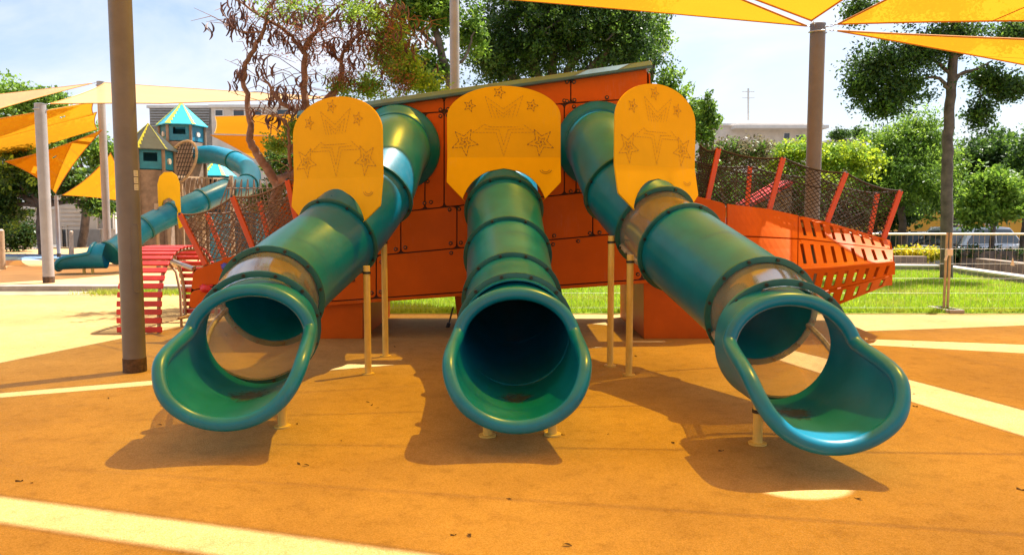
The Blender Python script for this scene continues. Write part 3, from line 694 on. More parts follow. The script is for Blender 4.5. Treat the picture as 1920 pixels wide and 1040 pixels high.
def exit_chute(t, p0, head, axis_h, Lm=.60, up_tilt=0):
    """hooded run-out: full tube up to the arch, then an open trough with a thick rolled lip"""
    hd = V((head[0], head[1], 0)).normalized(); side = V((-hd.y, hd.x, 0))*-1; up = V((0, 0, 1))
    c0 = V(p0)
    def Lf(phi):
        a = abs(math.degrees(phi))          # 0 = bottom, 180 = top
        if a >= 97: return .00
        e = max(0, min(1, (97-a)/12)); e = e*e*(3-2*e)
        e2 = max(0, min(1, (88-a)/40)); e2 = math.sin(e2*math.pi/2)
        return Lm*(.70*e+.30*e2)
    def pt(phi, s, rad):
        x = s
        f = max(0, x)/Lm
        r = rad*(1+(.07*math.sin(phi)**2)*min(1, f*2.0)**1.3)
        low = max(0, math.cos(phi))
        z = -r*math.cos(phi)*(1 if math.cos(phi) > 0 else 1-.20*max(0, min(1, (s+.30)/.30)))-.02*f*f
        lean = -.07*max(0, -math.cos(phi))       # the arch leans a little forward
        return c0+hd*(x+lean*1.0)+side*(r*math.sin(phi))+up*z
    n, m = 120, 16; back = -.30
    mb = MB()
    for rad in (RT, RT-.014):
        vs = [pt(-math.pi+2*math.pi*k/n, back+(Lf(-math.pi+2*math.pi*k/n)-back)*(j/m), rad) for j in range(m+1) for k in range(n)]
        fs = []
        for j in range(m):
            for k in range(n):
                k2 = (k+1) % n; q = (j*n+k, j*n+k2, (j+1)*n+k2, (j+1)*n+k); fs.append(q if rad == RT else q[::-1])
        mb.add(vs, fs)
    ch = mb.build('exit_chute', M['teal'], t, smooth=179)
    edge = [pt(-math.pi+2*math.pi*k/n, Lf(-math.pi+2*math.pi*k/n), RT+.004) for k in range(n)]
    # smooth the lip path
    for _ in range(4): edge = [(edge[k-1]+edge[k]*2+edge[(k+1) % n])/4 for k in range(n)]
    mb = MB(); mb.tube(edge, .043, 14, closed=True); mb.build('rolled_lip', M['teal'], ch, smooth=179)
    # worn grey patch where feet land
    mb = MB(); mb.grid(lambda u, v: pt((u-.5)*1.1, -.20+v*.52, RT-.0165), 12, 8)
    mb.build('worn_patch', M['worn'], ch, smooth=179)
    return ch
def wornmat():
    m, n, l, b, out = newmat('scuffed_plastic')
    tc = n.new('ShaderNodeTexCoord'); mp = n.new('ShaderNodeMapping'); mp.inputs['Location'].default_value = (-.5, -.5, -.5)
    l.new(tc.outputs['Generated'], mp.inputs[0]); ln = n.new('ShaderNodeVectorMath'); ln.operation = 'LENGTH'
    mp2 = n.new('ShaderNodeMapping'); mp2.inputs['Scale'].default_value = (2, 2, 0); l.new(mp.outputs[0], mp2.inputs[0]); l.new(mp2.outputs[0], ln.inputs[0])
    nz = n.new('ShaderNodeTexNoise'); nz.inputs['Scale'].default_value = 16; nz.inputs['Detail'].default_value = 9; nz.inputs['Roughness'].default_value = .75; l.new(tc.outputs['Object'], nz.inputs['Vector'])
    mr = n.new('ShaderNodeMapRange'); mr.inputs[1].default_value = .25; mr.inputs[2].default_value = 1.0; mr.inputs[3].default_value = .14; mr.inputs[4].default_value = -.35; l.new(ln.outputs['Value'], mr.inputs[0])
    ad = n.new('ShaderNodeMath'); ad.operation = 'ADD'; l.new(nz.outputs['Fac'], ad.inputs[0]); l.new(mr.outputs[0], ad.inputs[1])
    rp = n.new('ShaderNodeMapRange'); rp.inputs[1].default_value = .47; rp.inputs[2].default_value = .62; rp.inputs[4].default_value = .7; l.new(ad.outputs[0], rp.inputs[0]); l.new(rp.outputs[0], b.inputs['Alpha'])
    b.inputs['Base Color'].default_value = (.045, .065, .075, 1); b.inputs['Roughness'].default_value = .6; return m
M['worn'] = wornmat()
def pipe_leg(t, x, y, ztop, r=.030, name='support_leg'):
    mb = MB(); mb.tube([(x, y, 0), (x, y, ztop)], r, 14); l = mb.build(name, M['yellow_pipe'], t, smooth=50)
    mb = MB(); mb.tube([(x, y, .001), (x, y, .012)], r*1.9, 14); mb.build('foot_plate', M['yellow_pipe'], l, smooth=40)
    mb = MB(); mb.tube([(x, y, ztop-.07), (x, y, ztop-.05)], r*1.25, 12); mb.build('clamp_bolt', M['bolt'], l, smooth=40)
def strip(mb, pl, to3, dash=.032, gap=.016, w=.0058, e=.0):
    """dashed outline of a 2d polyline"""
    for (a, b) in zip(pl, pl[1:]):
        a, b = V((*a, 0)), V((*b, 0)); L = (b-a).length; d = (b-a)/max(L, 1e-6); nrm = V((-d.y, d.x, 0))*w/2; s = 0
        while s < L:
            p, q = a+d*s, a+d*min(L, s+dash); mb.add([to3(*(z.xy)) for z in (p-nrm, q-nrm, q+nrm, p+nrm)], [(0, 1, 2, 3)]); s += dash+gap
def star(cx, cy, r, rot=0, k=.42): 
    P = [(cx+(r if i % 2 == 0 else r*k)*math.sin(rot+i*math.pi/5), cy+(r if i % 2 == 0 else r*k)*math.cos(rot+i*math.pi/5)) for i in range(10)]; return P+[P[0]]
def shield(t, c, yaw, hw=.595, zt=1.36, cut_r=.445, cut_z=0.0, ink='ink', low=.10, ww=1.0, tilt=.36):
    """yellow hood board: round head, straight sides, a folded skirt cut round the tube; c = tube centre, local u across, v up"""
    R = Matrix.Rotation(yaw, 3, 'Z'); c = V(c)
    fold = .56; 
    def to3(u, v, e=.0):
        y = 0.0
        if v < fold: y = -(fold-v)*tilt
        return c+R @ V((u*ww, y-e, v))
    pts = []
    sh = .98                                  # shoulder height where the round head starts
    hd = zt-sh
    pts += [(hw*math.cos(a), sh+hd*math.sin(a)) for a in [math.pi*k/28 for k in range(29)]]          # right to left over the top
    pts += [(-hw, fold), (-hw, .30), (-.40, low)]
    a0 = math.atan2(low, -.40+.0)
    arc = [(cut_r*math.cos(a), cut_r*math.sin(a)) for a in [math.pi-.24-(math.pi-.48)*k/26 for k in range(27)]]
    pts += arc
    pts += [(.40, low), (hw, .30), (hw, fold)]
    # triangulate as horizontal bands: build as two-sided prism by bridging rows
    def half(v):
        x = hw
        if v > sh: x = hw*math.sqrt(max(0, 1-((v-sh)/hd)**2))
        if v < .30: x = .40+(hw-.40)*(v-low)/(.30-low)
        return x
    def inner(v): return math.sqrt(max(0, cut_r**2-v*v)) if v < cut_r else 0
    rows = [low+(cut_r-low)*i/12 for i in range(13)]+[cut_r+(fold-cut_r)*.5, fold, .7, sh]+[sh+hd*math.sin(k*math.pi/2/14) for k in range(1, 15)]
    mb = MB()
    for sgn in (1, -1):
        vs = []; fs = []
        for v in rows:
            i, o = min(inner(v), half(v)), half(v)
            vs += [to3(sgn*i, v, 0), to3(sgn*(i+o)/2, v, 0), to3(sgn*o, v, 0)]
        for j in range(len(rows)-1):
            for k in range(2):
                q = (j*3+k, j*3+k+1, j*3+k+4, j*3+k+3); fs.append(q if sgn > 0 else q[::-1])
        mb.add(vs, fs)
    b = mb.build('hood_board', M['yellow'], t, solid=-.016)
    b.modifiers[0].offset = -1
    f3 = lambda u, v: to3(u, v, .0045)
    k = 7.85/FPX; U = lambda x, y: ((x/3.467+680-946)*k, .385+(1.02-((y/3.467+100)-170)*k*1.0)-.035)
    def fig(name, polys, w=.006, dash=.032, gap=.014, ink=ink):
        mb = MB()
        for pl in polys: strip(mb, pl, f3, dash, gap, w)
        return mb.build(name, M[ink], b)
    fig('crown_print', [[U(845, 485), U(802, 352), U(920, 432), U(1045, 347), U(1000, 485)], [U(868, 488), U(838, 402), U(920, 462), U(1002, 400), U(975, 485)], [U(890, 488), U(872, 440), U(920, 485), U(965, 440), U(950, 485)]], .005, .022, .012, 'ink_pale')
    fig('arrow_print', [[U(720, 580), U(872, 580), U(921, 728), U(968, 580), U(1118, 580), U(1045, 528)], [U(720, 580), U(800, 528), U(830, 545), U(1010, 545)], [U(800, 558), U(890, 562), U(921, 660), U(950, 562), U(1050, 558)]], .005, .024, .012, 'ink_pale')
    for sx, sy, rr, rot in ((670, 640, 90, .5), (1160, 640, 90, -.5)):
        cx, cy = U(sx, sy); s = rr/3.467*k
        fig('star_print', [star(cx, cy, s, rot), star(cx, cy, s*.42, rot)], .0065, .03, .010)
        mb = MB(); mb.disc(f3(cx, cy), R @ V((0, -1, 0)), .012, .002, 10); mb.build('star_dot', M[ink], b)
    for sx, sy in ((703, 412), (1102, 410), (893, 328)):
        cx, cy = U(sx, sy); s = 40/3.467*k
        fig('star_print', [star(cx, cy, s, .3)], .006, .02, .006)
        mb = MB(); mb.disc(f3(cx, cy), R @ V((0, -1, 0)), .012, .002, 10); mb.build('star_dot', M[ink], b)
    cx, cy = U(1190, 815)
    fig('smile_print', [[(cx+q*math.cos(a), cy+q*.75*math.sin(a)) for a in [math.pi+.2+(math.pi-.4)*i/10 for i in range(11)]] for q in (.062, .040)], .006, .03, .006)
    return b

def slide(label, keys, joints, kinds, chute_p, head, shield_at, yaw, legs, wall_ring, shield_kw={}, rings=None):
    t = thing('tube_slide', label, 'slide', (chute_p[0], chute_p[1]+.3, 0), 'three tube slides leaving the ship side')
    sub = 14; pts = spline(keys, sub)
    idx = [int(round(j*sub)) for j in joints]
    for a, b, kd in zip(idx, idx[1:], kinds):
        seg = pts[a:b+1]; mb = MB()
        if kd == 'clear': mb.tube(seg, RT-.012, 44, caps=False)
        else: tube_shell(mb, seg, RT, .010, 44)
        mb.build('clear_section' if kd == 'clear' else 'tube_section', M['clear' if kd == 'clear' else 'teal'], t, smooth=60)
        if kd == 'clear':       # riveted seam strip down the side
            for sd_ in (-1, 1):
                fr = frames(pts); mb = MB(); P = []
                for i in range(a, b+1):
                    T, N, B = fr[i]; P.append(pts[i]+(B*sd_*.93+N*-.36).normalized()*(RT-.004))
                mb.tube(P, .020, 6); s = mb.build('seam_strip', M['clear_strip'], t, smooth=50)
                for i in range(a+1, b, max(1, (b-a)//3)):
                    T, N, B = fr[i]; d = (B*sd_*.93+N*-.36).normalized(); mb = MB(); mb.disc(pts[i]+d*(RT+.008), d, .016, .014, 8); mb.build('bolt', M['bolt'], s, smooth=40)
    for q, i in enumerate(idx[1:]):
        ringat(pts, min(i, len(pts)-2), RT+.036, .013, 12 if q >= len(idx)-3 else 8, t, 'teal_dark')
    # collar on the ship wall
    c = V(keys[0]); mb = MB(); n = 40; vs = []
    prof = [(0, RT+.10), (-.03, RT+.10), (-.06, RT+.085), (-.10, RT+.035), (-.16, RT+.004), (-.16, RT-.02), (0, RT-.02)]
    T0_ = (V(keys[1])-V(keys[0])).normalized(); T0_ = (T0_*.35+V((0, -1, 0))*.65).normalized()
    Nn = V((0, 0, 1)); Nn = (Nn-T0_*Nn.dot(T0_)).normalized(); Bn = T0_.cross(Nn)
    for k in range(n):
        a = 2*math.pi*k/n; d = Nn*math.cos(a)+Bn*math.sin(a); vs += [c+d*r_-T0_*s_+T0_*.0 for s_, r_ in prof]
    m = len(prof); mb.add(vs, [(k*m+j, ((k+1) % n)*m+j, ((k+1) % n)*m+(j+1) % m, k*m+(j+1) % m) for k in range(n) for j in range(m)])
    cl = mb.build('wall_collar', M['teal'], t, smooth=40)
    for k in range(10):
        a = 2*math.pi*(k+.5)/10; d = Nn*math.cos(a)+Bn*math.sin(a); mb = MB(); mb.disc(c+d*(RT+.07)+T0_*.03, T0_, .016, .02, 8); mb.build('bolt', M['bolt'], cl, smooth=40)
    exit_chute(t, chute_p, head, chute_p[2])
    i = idx[shield_at]; shield(t, pts[i], yaw, **shield_kw)
    for lg in legs: pipe_leg(t, *lg)
    return t, pts
M['clear_strip'] = pmat('hazy_strip', (.40, .36, .32), .4, .3, 20)
# --- middle slide
cpt = (0.030, 4.86, .592)
kM = [(-.13, 8.52, 1.98), (-.085, 7.85, 1.48), (-.04, 7.0, 1.04), (0.0, 6.12, .72), (.025, 5.14, .60)]
slide('middle tube slide, all green, pointing straight at the camera', kM, [0, 1, 2, 3, 4], ['t', 't', 't', 't'], cpt, (0.0, -1), 1, 0,
      [(G(914, 817).x, G(914, 817).y, .20), (G(1036, 815).x, G(1036, 815).y, .20)], True, dict(zt=1.30))
# --- left slide
kL = [(-1.30, 8.52, 2.20), (-1.31, 8.02, 2.08), (-1.40, 7.52, 1.66), (-1.66, 7.05, 1.22), (-1.88, 6.30, .91), (-1.89, 5.60, .73), (-1.76, 5.10, .625)]
slide('left tube slide with one clear section above its exit and a bent upper pipe', kL, [0, 2, 3, 4.65, 6], ['t', 't', 't', 'clear'], (-1.72, 4.82, .618), (.10, -1), 2, -.50,
      [(-1.30, 6.60, .98), (-1.29, 7.46, 1.22), (G(530, 800).x, G(530, 800).y, .28)], True, dict(ww=.92, zt=1.32, tilt=.16, low=.15, ink='ink_pale'))
# --- right slide
kR = [(.98, 8.52, 2.24), (1.0, 8.02, 2.10), (1.12, 7.52, 1.70), (1.36, 7.02, 1.33), (1.50, 6.55, 1.14), (1.78, 5.64, .80), (1.82, 5.22, .69), (1.74, 4.70, .60)]
slide('right tube slide with two clear sections, its wide lip reaching out at the right', kR, [0, 2, 3, 4, 5.55, 7], ['t', 't', 'clear', 't', 'clear'], (1.70, 4.44, .600), (.02, -1), 2, .62,
      [(.935, 6.97, 1.24), (1.05, 6.56, 1.08), (G(1420, 832).x, G(1420, 832).y, .27)], True, dict(ww=.90, zt=1.32, tilt=.20, low=.15, ink='ink_pale'))
# ================================================================== red slatted arch climber
arch = thing('arch_climber', 'red slatted arch climber between the thick post and the orange bow', 'climbing frame', (-4.55, 9.8, 0))
AX0, AX1, AY0, AY1, AH = -4.78, -4.33, 9.0, 10.75, 1.00
def archpt(s, x):   # s 0..1 from near foot over the top to the far foot
    a = math.pi*(1-s); yc, hy = (AY0+AY1)/2, (AY1-AY0)/2
    c, sn = math.cos(a), math.sin(a)
    y = yc+hy*math.copysign(abs(c)**.75, c); z = AH*abs(sn)**.72
    return V((x, y, z))
for x in (AX0, AX1):
    mb = MB(); mb.tube([archpt(i/40, x) for i in range(41)], .024, 8); mb.build('side_rail', M['beam'], arch, smooth=60)
# even spacing along the curve
ss = [0]; P = [archpt(i/400, 0) for i in range(401)]
for a, b in zip(P, P[1:]): ss.append(ss[-1]+(b-a).length)
NS = 30
for k in range(NS):
    d = ss[-1]*(k+.5)/NS; i = min(range(401), key=lambda q: abs(ss[q]-d)); s = i/400
    p = archpt(s, 0); t = (archpt(min(1, s+.004), 0)-archpt(max(0, s-.004), 0)).normalized(); nrm = V((1, 0, 0)).cross(t)*1
    if nrm.z < 0 or (abs(nrm.z) < .05 and (nrm.y > 0) == (p.y < (AY0+AY1)/2)): nrm = -nrm
    R = Matrix((V((1, 0, 0)), t, V((1, 0, 0)).cross(t))).transposed()
    mb = MB(); mb.box(V(((AX0+AX1)/2, p.y, p.z))+nrm*.032, (AX1-AX0+.10, .068, .026), R)
    mb.build('slat', M['red_slat'], arch, bevel=.006)
mb = MB(); mb.tube([(-4.22, 9.75, .30), (-3.72, 9.7, .30)], .020, 8); mb.tube([(-4.22, 9.3, .14), (-4.22, 10.5, .14)], .018, 8); mb.build('cross_tube', M['beam'], arch, smooth=60)
hr = thing('hand_rail', 'grey pipe rail leading from the red arch to the bow', 'rail', (-3.9, 9.4, 0))
mb = MB(); mb.tube([W(306, 481, 9.55), W(330, 492, 9.4), W(364, 504, 9.0)], .030, 10); mb.build('rail_pipe', M['steel'], hr, smooth=60)
mb = MB(); mb.tube([W(306, 481, 9.55), W(330, 510, 9.55), W(338, 548, 9.55), V((W(338, 548, 9.55).x, 9.55, 0))], .018, 8); mb.build('rail_leg', M['beam'], hr, smooth=60)

# ================================================================== far playground on the left
def tower(name, label, px, Y, zpeak, zeave, rad, zpan, zfloor, n, roofmat, panmat, lowmat, twist=.35, zb=.10, face_out=False):
    c = W(px, 400, Y); cx = c.x
    t = thing(name, label, 'play tower', (cx, Y, zb))
    def ring(k, r, z): a = twist+2*math.pi*k/n; return V((cx+r*math.cos(a), Y+r*math.sin(a), z))
    apex = V((cx, Y, zpeak))
    for k in range(n):
        p = ring(k, rad, 0); mb = MB(); mb.tube([(p.x, p.y, zb), (p.x, p.y, zeave)], .05, 8); mb.build('post', M['stone'], t, smooth=60)
    for k in range(n):
        a, b = ring(k, rad*1.16, zeave-.02), ring(k+1, rad*1.16, zeave-.02)
        mb = MB(); mb.add([a, b, apex, a-V((0, 0, .03)), b-V((0, 0, .03)), apex-V((0, 0, .04))], [(0, 1, 2), (5, 4, 3), (0, 3, 4, 1), (1, 4, 5, 2), (2, 5, 3, 0)])
        rp = mb.build('roof_panel', M[roofmat], t)
        # jagged lime trim down the ridge
        mb = MB(); nrm = (b-a).cross(apex-a).normalized(); m = 7
        for i in range(m):
            f0, f1 = i/m, (i+1)/m; q0, q1 = a.lerp(apex, f0), a.lerp(apex, f1); dd = (b-a).normalized()
            w = (.20 if roofmat == 'roof_blue' else .13)*(1-f0*.75)
            mb.add([q0+nrm*.012, q0+dd*w+nrm*.012, q1+dd*w*.45+nrm*.012, q1+nrm*.012], [(0, 1, 2, 3)])
        mb.build('ridge_trim', M['lime'], rp)
    for k in range(n):
        a, b = ring(k, rad*.97, zpan), ring(k+1, rad*.97, zpan); h = zeave-.05-zpan
        up = V((0, 0, 1)); mb = MB()
        # window panel: frame around an opening
        def q(u, v): return a.lerp(b, u)+up*(h*v)
        us, vs_ = [0, .22, .78, 1], [0, .40, .86, 1]
        mb.add([q(u, v) for v in vs_ for u in us], [(j*4+i, j*4+i+1, j*4+i+5, j*4+i+4) for j in range(3) for i in range(3) if not (i == 1 and j == 1 and k % 2 == 0)])
        pn = mb.build('wall_panel', M[panmat], t, solid=.02)
        if k % 2 == 1:
            o = q(.5, .45); nr = (b-a).cross(up).normalized(); mb = MB(); mb.disc(o, nr, .085, .05, 12); mb.build('bubble_window', M['white'], pn, smooth=50)
    for k in range(n):
        a, b = ring(k, rad*.96, zb), ring(k+1, rad*.96, zb); h = zpan-.03-zb
        mb = MB(); mb.add([a, b, b+V((0, 0, h)), a+V((0, 0, h))], [(0, 1, 2, 3)]); mb.build('lower_panel', M[lowmat], t, solid=.02)
    mb = MB(); mb.prism([ring(k, rad*.95, zfloor) for k in range(n)], (0, 0, .06)); mb.build('floor', M['beam'], t)
    return t
tower('play_tower', 'tall blue play tower with sky-blue lime-edged pointed roof', 347, 25.0, 5.25, 4.50, .70, 3.95, 3.0, 6, 'roof_blue', 'blue', 'stone', .26)
tower('play_tower', 'lower play tower with dark mossy pointed roof beside the thick post', 284, 21.5, 4.12, 3.38, .66, 2.80, 2.0, 6, 'roof_dark', 'blue', 'stone', .5)
tower('play_tower', 'small play turret with pale blue roof under the far spiral slide', 408, 27.0, 3.55, 2.95, .62, 2.35, 1.6, 6, 'roof_blue', 'navy', 'navy', .1)
# bridge with a rope balustrade between the towers
br = thing('tower_bridge', 'brown slatted bridge between the far play towers', 'bridge', (-10, 23.5, .1))
A, B = W(322, 372, 22.5), W(425, 372, 25.5)
mb = MB(); mb.bar(A, B, .9, .08); mb.build('walkway', M['beam'], br)
for k in range(26):
    p = A.lerp(B, k/25)+V((.1, -.45, 0)); mb = MB(); mb.bar(p, p+V((.10*(-1)**k, 0, .62)), .05, .03, V((0, 1, 0))); mb.build('baluster', M['stone'], br)
for dz in (.05, .64):
    mb = MB(); mb.bar(A+V((.1, -.45, dz)), B+V((.1, -.45, dz)), .06, .06); mb.build('hand_rail', M['beam'], br)
for f in (0, .5, 1):
    p = A.lerp(B, f)-V((0, .4, 0)); mb = MB(); mb.tube([p, (p.x, p.y, .1)], .05, 8); mb.build('bridge_post', M['stone'], br, smooth=60)
# oval climbing hoop net
hp = thing('hoop_net', 'oval rope climbing hoop between the two far towers', 'climbing net', (-9.9, 22, .1))
c = W(342, 305, 22); P = [c+V((.42*math.cos(a)+.22*math.sin(a), -.1, .62*math.sin(a))) for a in [2*math.pi*k/24 for k in range(24)]]
mb = MB(); mb.tube(P, .04, 8, closed=True); mb.build('hoop', M['beam'], hp, smooth=60)
mb = MB()
for k in range(9):
    f = -.8+k*.2; w = math.sqrt(1-f*f)
    mb.tube([c+V((.42*f-.05+.22*w, -.1, .62*w)), c+V((.42*f-.05-.22*w, -.1, -.62*w))], .012, 5); mb.tube([c+V((-.42*w+.22*f, -.1, .62*f)), c+V((.42*w+.22*f, -.1, .62*f))], .012, 5)
tag(mb.build('rope_web', M['rope'], hp), kind='stuff')
mb = MB(); mb.tube([c+V((0, -.1, -.62)), (c.x, c.y-.1, .1)], .04, 8); mb.build('hoop_post', M['beam'], hp, smooth=60)
# far spiral slide
fs = thing('tube_slide', 'far green spiral tube slide coming down from the blue tower', 'slide', W(165, 505, 20), 'far playground slides')
def fw(px, py, Y): return W(px, py, Y)
kk = [fw(362, 292, 25), fw(400, 290, 24.4), fw(440, 302, 23.2), fw(468, 322, 22.4), fw(464, 346, 21.4), fw(425, 356, 20.4), fw(378, 376, 19.6), fw(325, 400, 19.0), fw(272, 426, 18.4), fw(232, 458, 17.9), fw(208, 474, 17.6)]
pts = spline(kk, 8); RS = .29
for a, b in ((0, 16), (16, 32), (32, 40), (40, 48), (48, 56), (56, 64), (64, 80)):
    mb = MB(); fr = frames(pts[a:b+1]); mb.tube(pts[a:b+1], RS, 22); mb.build('tube_section', M['teal'], fs, smooth=60)
    mb = MB(); T = (pts[b]-pts[b-1]).normalized(); mb.tube([pts[b]-T*.025, pts[b]+T*.025], RS+.03, 22); mb.build('flange_ring', M['teal_dark'], fs, smooth=40)
RT_s = RT; RT = .33
e = pts[-1]
exit_chute(fs, e+V((-.42, -.05, -.04)), (-1, -.25), e.z, .72)
RT = RT_s
for px, py in ((158, 512), (174, 514)):
    p = W(px, py, 17.5); mb = MB(); mb.tube([(p.x, 17.5, .1), (p.x, 17.5, .34)], .035, 8); mb.build('support_leg', M['yellow_pipe'], fs, smooth=60)
p = pts[56]; mb = MB(); u = V((.9, -.35, 0)).normalized()
poly = [(-.36, -.1), (-.36, .62), (-.28, .82), (-.12, .92), (.12, .92), (.28, .82), (.36, .62), (.36, -.1), (.46, -.42), (.30, -.5), (.2, .18), (0, .28), (-.2, .2), (-.30, -.12)]
mb.prism([p+V((-.05, -.12, .12))+u*a+V((0, 0, b)) for a, b in poly], (.01, .03, 0)); mb.build('hood_board', M['yellow'], fs)
for px, Y in ((452, 21.1), (380, 19.6), (292, 18.6)):
    p = W(px, 360, Y); mb = MB(); mb.tube([(p.x, Y, .1), (p.x, Y, W(px, 385 if px < 400 else 340, Y).z+ .05)], .05, 8); mb.build('support_leg', M['beam'], fs, smooth=60)
# dark teal climbing wall seen through the bow net
cw = thing('climbing_wall', 'dark teal climbing wall seen through the bow net', 'climbing wall', W(470, 490, 19))
for k in range(4):
    a, b = W(392+k*44, 395, 19.5), W(434+k*44, 395, 19.5); mb = MB(); mb.prism([V((a.x, 19.5, .1)), V((b.x, 19.5, .1)), V((b.x, 19.5, 1.55)), V((a.x, 19.5, 1.55+(.1 if k % 2 else 0)))], (0, .06, 0)); mb.build('wall_panel', M['navy' if k % 2 else 'blue'], cw, bevel=.01)
# climbing frame ropes in front of it
rf = thing('rope_pyramid', 'tan rope climbing frame behind the bow deck', 'climbing net', W(440, 490, 17))
mb = MB(); a0 = W(400, 350, 17)
for k in range(8):
    for j in range(2):
        p = V((a0.x-.4+k*.32, 16.6+j*1.2, .1)); q = V((a0.x+.3+k*.14, 17.2, 2.3)); mb.tube([p, p.lerp(q, .5)+V((0, 0, -.06)), q], .016, 5)
for z in (.5, .9, 1.3, 1.7, 2.1):
    f = z/2.3; mb.tube([V((a0.x-.4+.7*f, 16.6+.6*f, z)), V((a0.x+1.84-.56*f, 16.6+.6*f, z))], .014, 5)
tag(mb.build('rope_web', M['rope_tan'], rf), kind='stuff')
mb = MB(); mb.tube([(a0.x+.3, 17.3, .1), (a0.x+.3, 17.3, 2.4)], .05, 8); mb.build('frame_post', M['beam'], rf, smooth=60)
mb = MB(); mb.tube([(a0.x+1.3, 17.3, .1), (a0.x+1.3, 17.3, 2.4)], .05, 8); mb.build('frame_post', M['beam'], rf, smooth=60)
# low timber stakes and a wooden rail by the far slide
for px, py, Y, h, lab in ((3, 490, 19.0, 1.0, 'cut-off timber stake at the left picture edge'), (134, 480, 26, .85, 'short timber stake behind the far slide exit')):
    p = W(px, py, Y); t = thing('timber_stake', lab, 'stake', (p.x, Y, .1)); mb = MB(); mb.tube([(p.x, Y, .1), (p.x+.03, Y, .1+h)], [.085, .07], 9); mb.build('shaft', M['beam'], t, smooth=60)
    mb = MB(); mb.tube([(p.x+.03, Y, .1+h), (p.x+.03, Y, .13+h)], [.06, .03], 9); mb.build('cut_top', M['plaster'], t, smooth=60)
# small red-roofed play house seen through the stern net
ph = thing('play_house', 'little play house with red sloping roof seen through the stern net', 'play house', W(1450, 520, 15.5))
a = W(1412, 388, 15.5); b = W(1488, 345, 15.5); mb = MB(); mb.prism([a, b, b+V((0, 0, .10)), a+V((0, 0, .10))], (0, 1.2, 0)); mb.build('roof', M['red_slat'], ph)
a2, b2 = W(1440, 392, 15.7), W(1484, 392, 15.7); mb = MB(); mb.prism([V((a2.x, 15.7, 0)), V((b2.x, 15.7, 0)), V((b2.x, 15.7, b.z)), V((a2.x, 15.7, a.z+.22))], (0, .9, 0)); mb.build('wall', M['bark'], ph)
# ================================================================== vegetation
def leaf_cloud(blobs, n, size, clump=.30, per=60, shell=.55, droop=0, asp=.55):
    """n bent leaf quads gathered in clumps through the given ellipsoids [(centre, radii, weight)]"""
    w = np.array([b[2] for b in blobs], float); w /= w.sum()
    nc = max(1, n//per); bi = rng.choice(len(blobs), nc, p=w)
    C = np.array([list(b[0]) for b in blobs])[bi]; R = np.array([list(b[1]) for b in blobs])[bi]
    d = rng.normal(0, 1, (nc, 3)); d /= np.linalg.norm(d, axis=1)[:, None]
    rad = (shell+(1-shell)*rng.uniform(0, 1, nc))*rng.uniform(.62, 1.32, nc)
    cc = C+d*R*rad[:, None]; cr = clump*rng.uniform(.6, 1.35, nc)
    k = np.repeat(np.arange(nc), per); m = len(k)
    g = rng.normal(0, 1, (m, 3)); g /= np.linalg.norm(g, axis=1)[:, None]; g *= (rng.uniform(0, 1, m)**.45)[:, None]
    P = cc[k]+g*cr[k][:, None]*np.array([1, 1, .75])
    s = size*rng.uniform(.6, 1.35, m)
    a = rng.normal(0, 1, (m, 3)); a[:, 2] -= droop; a /= np.linalg.norm(a, axis=1)[:, None]
    b = np.cross(a, rng.normal(0, 1, (m, 3))+np.array([0, 0, .8])); b /= np.linalg.norm(b, axis=1)[:, None]+1e-9
    a *= s[:, None]; b *= (s*asp)[:, None]
    v = np.stack([P-a*.5, P+b*.5, P+a*.5, P-b*.5], 1)
    return v.reshape(-1, 3), np.arange(m*4).reshape(-1, 4)
def limbs(mb, paths):
    for pts, r0, r1 in paths:
        S = spline(pts, 6); n = len(S)
        S = [p+V((random.gauss(0, .012), random.gauss(0, .012), 0))*(1 if 0 < i < n-1 else 0) for i, p in enumerate(S)]
        mb.tube(S, [r0+(r1-r0)*i/(n-1) for i in range(n)], 9)
def autolimbs(base, fork, blobs, r):
    out = [([base, base.lerp(fork, .5)+V((random.gauss(0, .08), 0, 0)), fork], r, r*.75)]
    for c, R, w in blobs:
        c = V(c); out.append(([fork, fork.lerp(c, .5)+V((0, 0, .12*(c-fork).length*random.uniform(.2, 1))), c], r*.55, r*.14))
        for k in range(4):
            e = c+V((random.uniform(-1, 1)*R[0], random.uniform(-1, 1)*R[1], random.uniform(-.6, .9)*R[2]))*.75
            out.append(([fork.lerp(c, .6), c.lerp(e, .5)+V((0, 0, .1)), e], r*.26, r*.05))
    return out
def tree(label, base, fork, blobs, n, size, lm, r=.14, bark='bark_grey', clump=.24, per=26, shell=.35, name='tree', cat='tree', paths=None, droop=0, asp=.55, group=None):
    base, fork = V(base), V(fork)
    t = thing(name, label, cat, base, group)
    mb = MB(); limbs(mb, paths or autolimbs(base, fork, blobs, r)); mb.build('trunk', M[bark], t, smooth=60)
    for i, (m_, fr) in enumerate(lm):
        v, q = leaf_cloud(blobs, int(n*fr), size, clump, per, shell, droop, asp); rawmesh('crown', v, q, M[m_], t)
    return t
def pb_(px, py, rx, ry, Y, w=1, dy=None):
    s = Y/FPX; return (W(px, py, Y), (rx*s, (dy if dy else rx*s), ry*s), w)
def gnd(px, Y, z=0): p = W(px, 400, Y); return V((p.x, Y, z))
